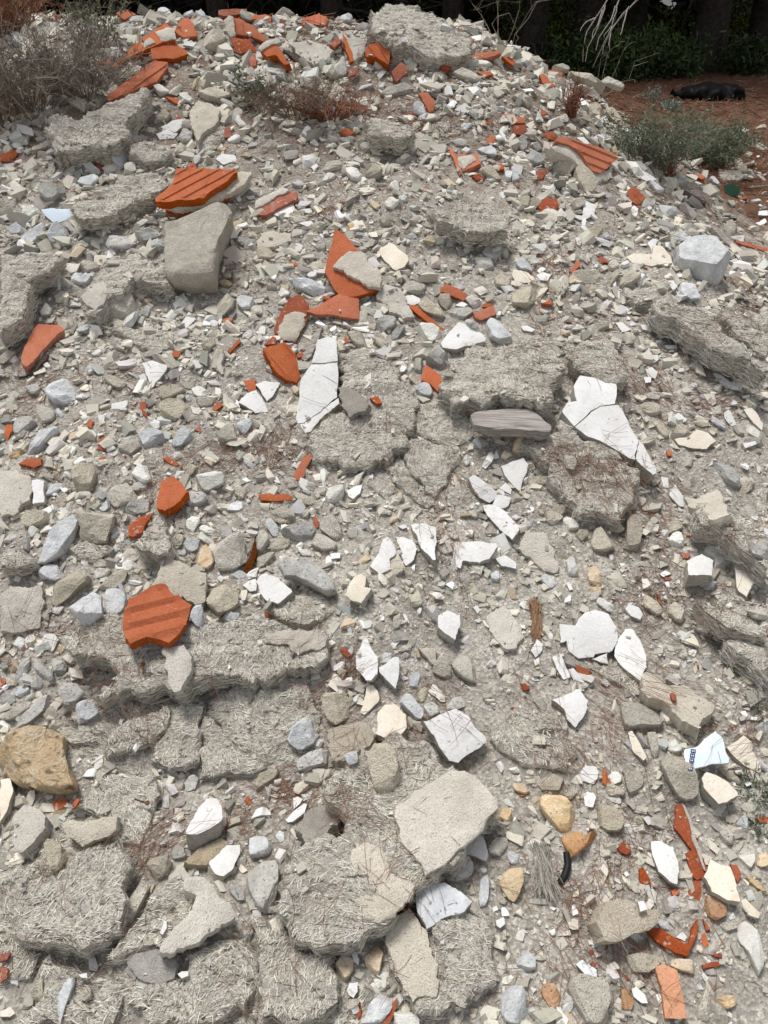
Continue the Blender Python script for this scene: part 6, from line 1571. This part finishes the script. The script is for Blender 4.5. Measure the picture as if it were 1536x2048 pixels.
for i, a in enumerate(((1065, 13.6, 1.2, .5, (.11, .145, .03), 1500, 'yellow-green bush behind the leaning pine'), (1290, 16, .55, .5, (.20, .25, .05), 1800, 'brightest yellow-green bush under the sky gap'), (1235, 11.2, .45, .5, (.05, .08, .02), 1500, 'low dark green bush at the foot of the thick pine'), (1330, 11.6, .32, .4, (.045, .075, .02), 1000, 'low green tuft left behind the black bag'),  # sunlight on the paler bushes is put into their leaf colours
        (1450, 15, 1.2, .5, (.11, .14, .03), 1300, 'dim green bush between the two right-hand pines'), (1170, 11.4, .35, .4, (.045, .075, .02), 900, 'low green tuft behind the pale concrete boulder'), (1488, 12, .3, .25, (.04, .06, .02), 600, 'small green tuft right of the black bag'), (800, 15, 1.1, .5, (.03, .042, .012), 900, 'dim bush behind the crest, left of the crest slab'), (560, 15.5, 1.1, .6, (.028, .04, .012), 900, 'dim bush behind the crest above the roof-shaped brick'))): bush(*a[:6], 300 + i, a[6])
def dead_branch():
    b = np.array([at(1215, 7.4), 7.4, 1.62]); root = empty('dead_branch', b); tag(root, 'pale bare dead branch hanging down in front of the dark pines', 'dead branch'); raw = [[(590, -40), (560, 30), (500, 110), (450, 180), (430, 260), (425, 370)], [(560, 30), (545, 90), (500, 200), (455, 290), (440, 370)], [(640, 0), (625, 70), (600, 150), (555, 210), (545, 330)], [(700, 40), (640, 120), (590, 180), (560, 240), (480, 410)], [(770, -20), (700, 50), (640, 110), (590, 190), (550, 280)], [(620, 40), (600, 110), (560, 170), (520, 230), (505, 300)], [(500, 110), (450, 130), (425, 150), (410, 185)], [(690, 60), (670, 140), (660, 180), (650, 215)], [(545, 60), (520, 140), (490, 180), (480, 230)], [(600, 150), (585, 230), (585, 300)]]
    rng = np.random.default_rng(8); P = []
    for k, r in enumerate(raw):
        r = np.array(r, float) / 3 + np.array([1024, 0]); t = np.linspace(0, len(r) - 1, 9); q = np.stack([np.interp(t, np.arange(len(r)), r[:, i]) for i in range(2)], 1) + rng.normal(0, .5, (9, 2)); d = rays(q); yy = 7.4 + .06 * (k % 5) + np.linspace(0, -.25, 9); P.append(CAM + d * (yy / d[:, 1])[:, None] - b)
    V, f = tubes(np.array(P), np.linspace(.0065, .002, 9)[None], 5); mesh_obj('twigs', V, f, [M['wt']], parent=root, smooth=True)
    s = np.array([[0, 0, 0], [.25, 1.2, .5], [.35, 3.0, .9], [.3, 5.4, 1.2]]); st = np.array(P)[4, 0]; V, f = tubes((s + st)[None], np.array([[.014, .03, .045, .06]]), 7); mesh_obj('limb', V, f, [M['bark']], parent=root, smooth=True)
dead_branch()
for i, (px, py, h, l) in enumerate(((1000, 95, .5, 'thin dry stalks rising at the right end of the crest slab'), (1180, 165, .38, 'thin pale stalks beside the pale concrete boulder'))):
    shrub('dry_grass', l, 'grass tuft', px, py, h * .8, .3, 7, 8, 0, (.30, .26, .21), GG, .02, 40 + i, rad=.0013, curl=.3)
def wood_mass():
    rng = np.random.default_rng(77); n = 46000; y = rng.uniform(15, 27, n); x = rng.uniform(-1, 1, n) * (3 + y * .62); z = .6 + 6.5 * rng.random(n) ** 1.3; px = CX + x / (y * _cp + .4) * F
    gap = np.exp(-((px - 1325) / 34.0) ** 6); k = z < 7.5 - 6.15 * gap; x, y, z = x[k], y[k], z[k]; C = np.stack([x, y, z], 1); n = len(C); d = unit(rng.normal(0, 1, (n, 3))); b = unit(np.cross(d, rng.normal(0, 1, (n, 3)))); s = .30 * rng.uniform(.5, 1.3, n)[:, None]
    V = np.stack([C - d * s, C + b * s * .4, C + d * s, C - b * s * .4], 1).reshape(-1, 3); c = np.repeat(np.array((.020, .025, .013)) * rng.uniform(.3, 1.8, (n, 1)), 4, 0); o = mesh_obj('wood', V, np.arange(n * 4).reshape(-1, 4), [M['leaf']], colors=c); tag(o, 'dark dense pine wood closing off the view behind the heap', 'wood', kind='stuff')
    nb = 500; y = rng.uniform(12.5, 17, nb); x = rng.uniform(-1, 1, nb) * (2 + y * .55); P = np.stack([x, y, .8 + rng.random(nb) * 1.4], 1); a = rng.uniform(0, 2 * np.pi, nb); L = rng.uniform(.4, 1.4, nb); q = np.linspace(0, 1, 5)
    B = P[:, None] + np.stack([np.cos(a), np.sin(a) * .6, rng.normal(0, .5, nb)], 1)[:, None] * (L[:, None] * q)[..., None] + rng.normal(0, .05, (nb, 5, 3)); V, f = tubes(B, np.linspace(.010, .003, 5)[None], 4); v = rng.uniform(.4, 2.2, (nb, 1))
    o = mesh_obj('dead_twigs', V, f, [M['twig']], colors=np.repeat(np.array((.03, .026, .023)) * v, 20, 0)); tag(o, 'tangle of bare dark twigs hanging among the pine trunks', 'twigs', kind='stuff')
wood_mass()
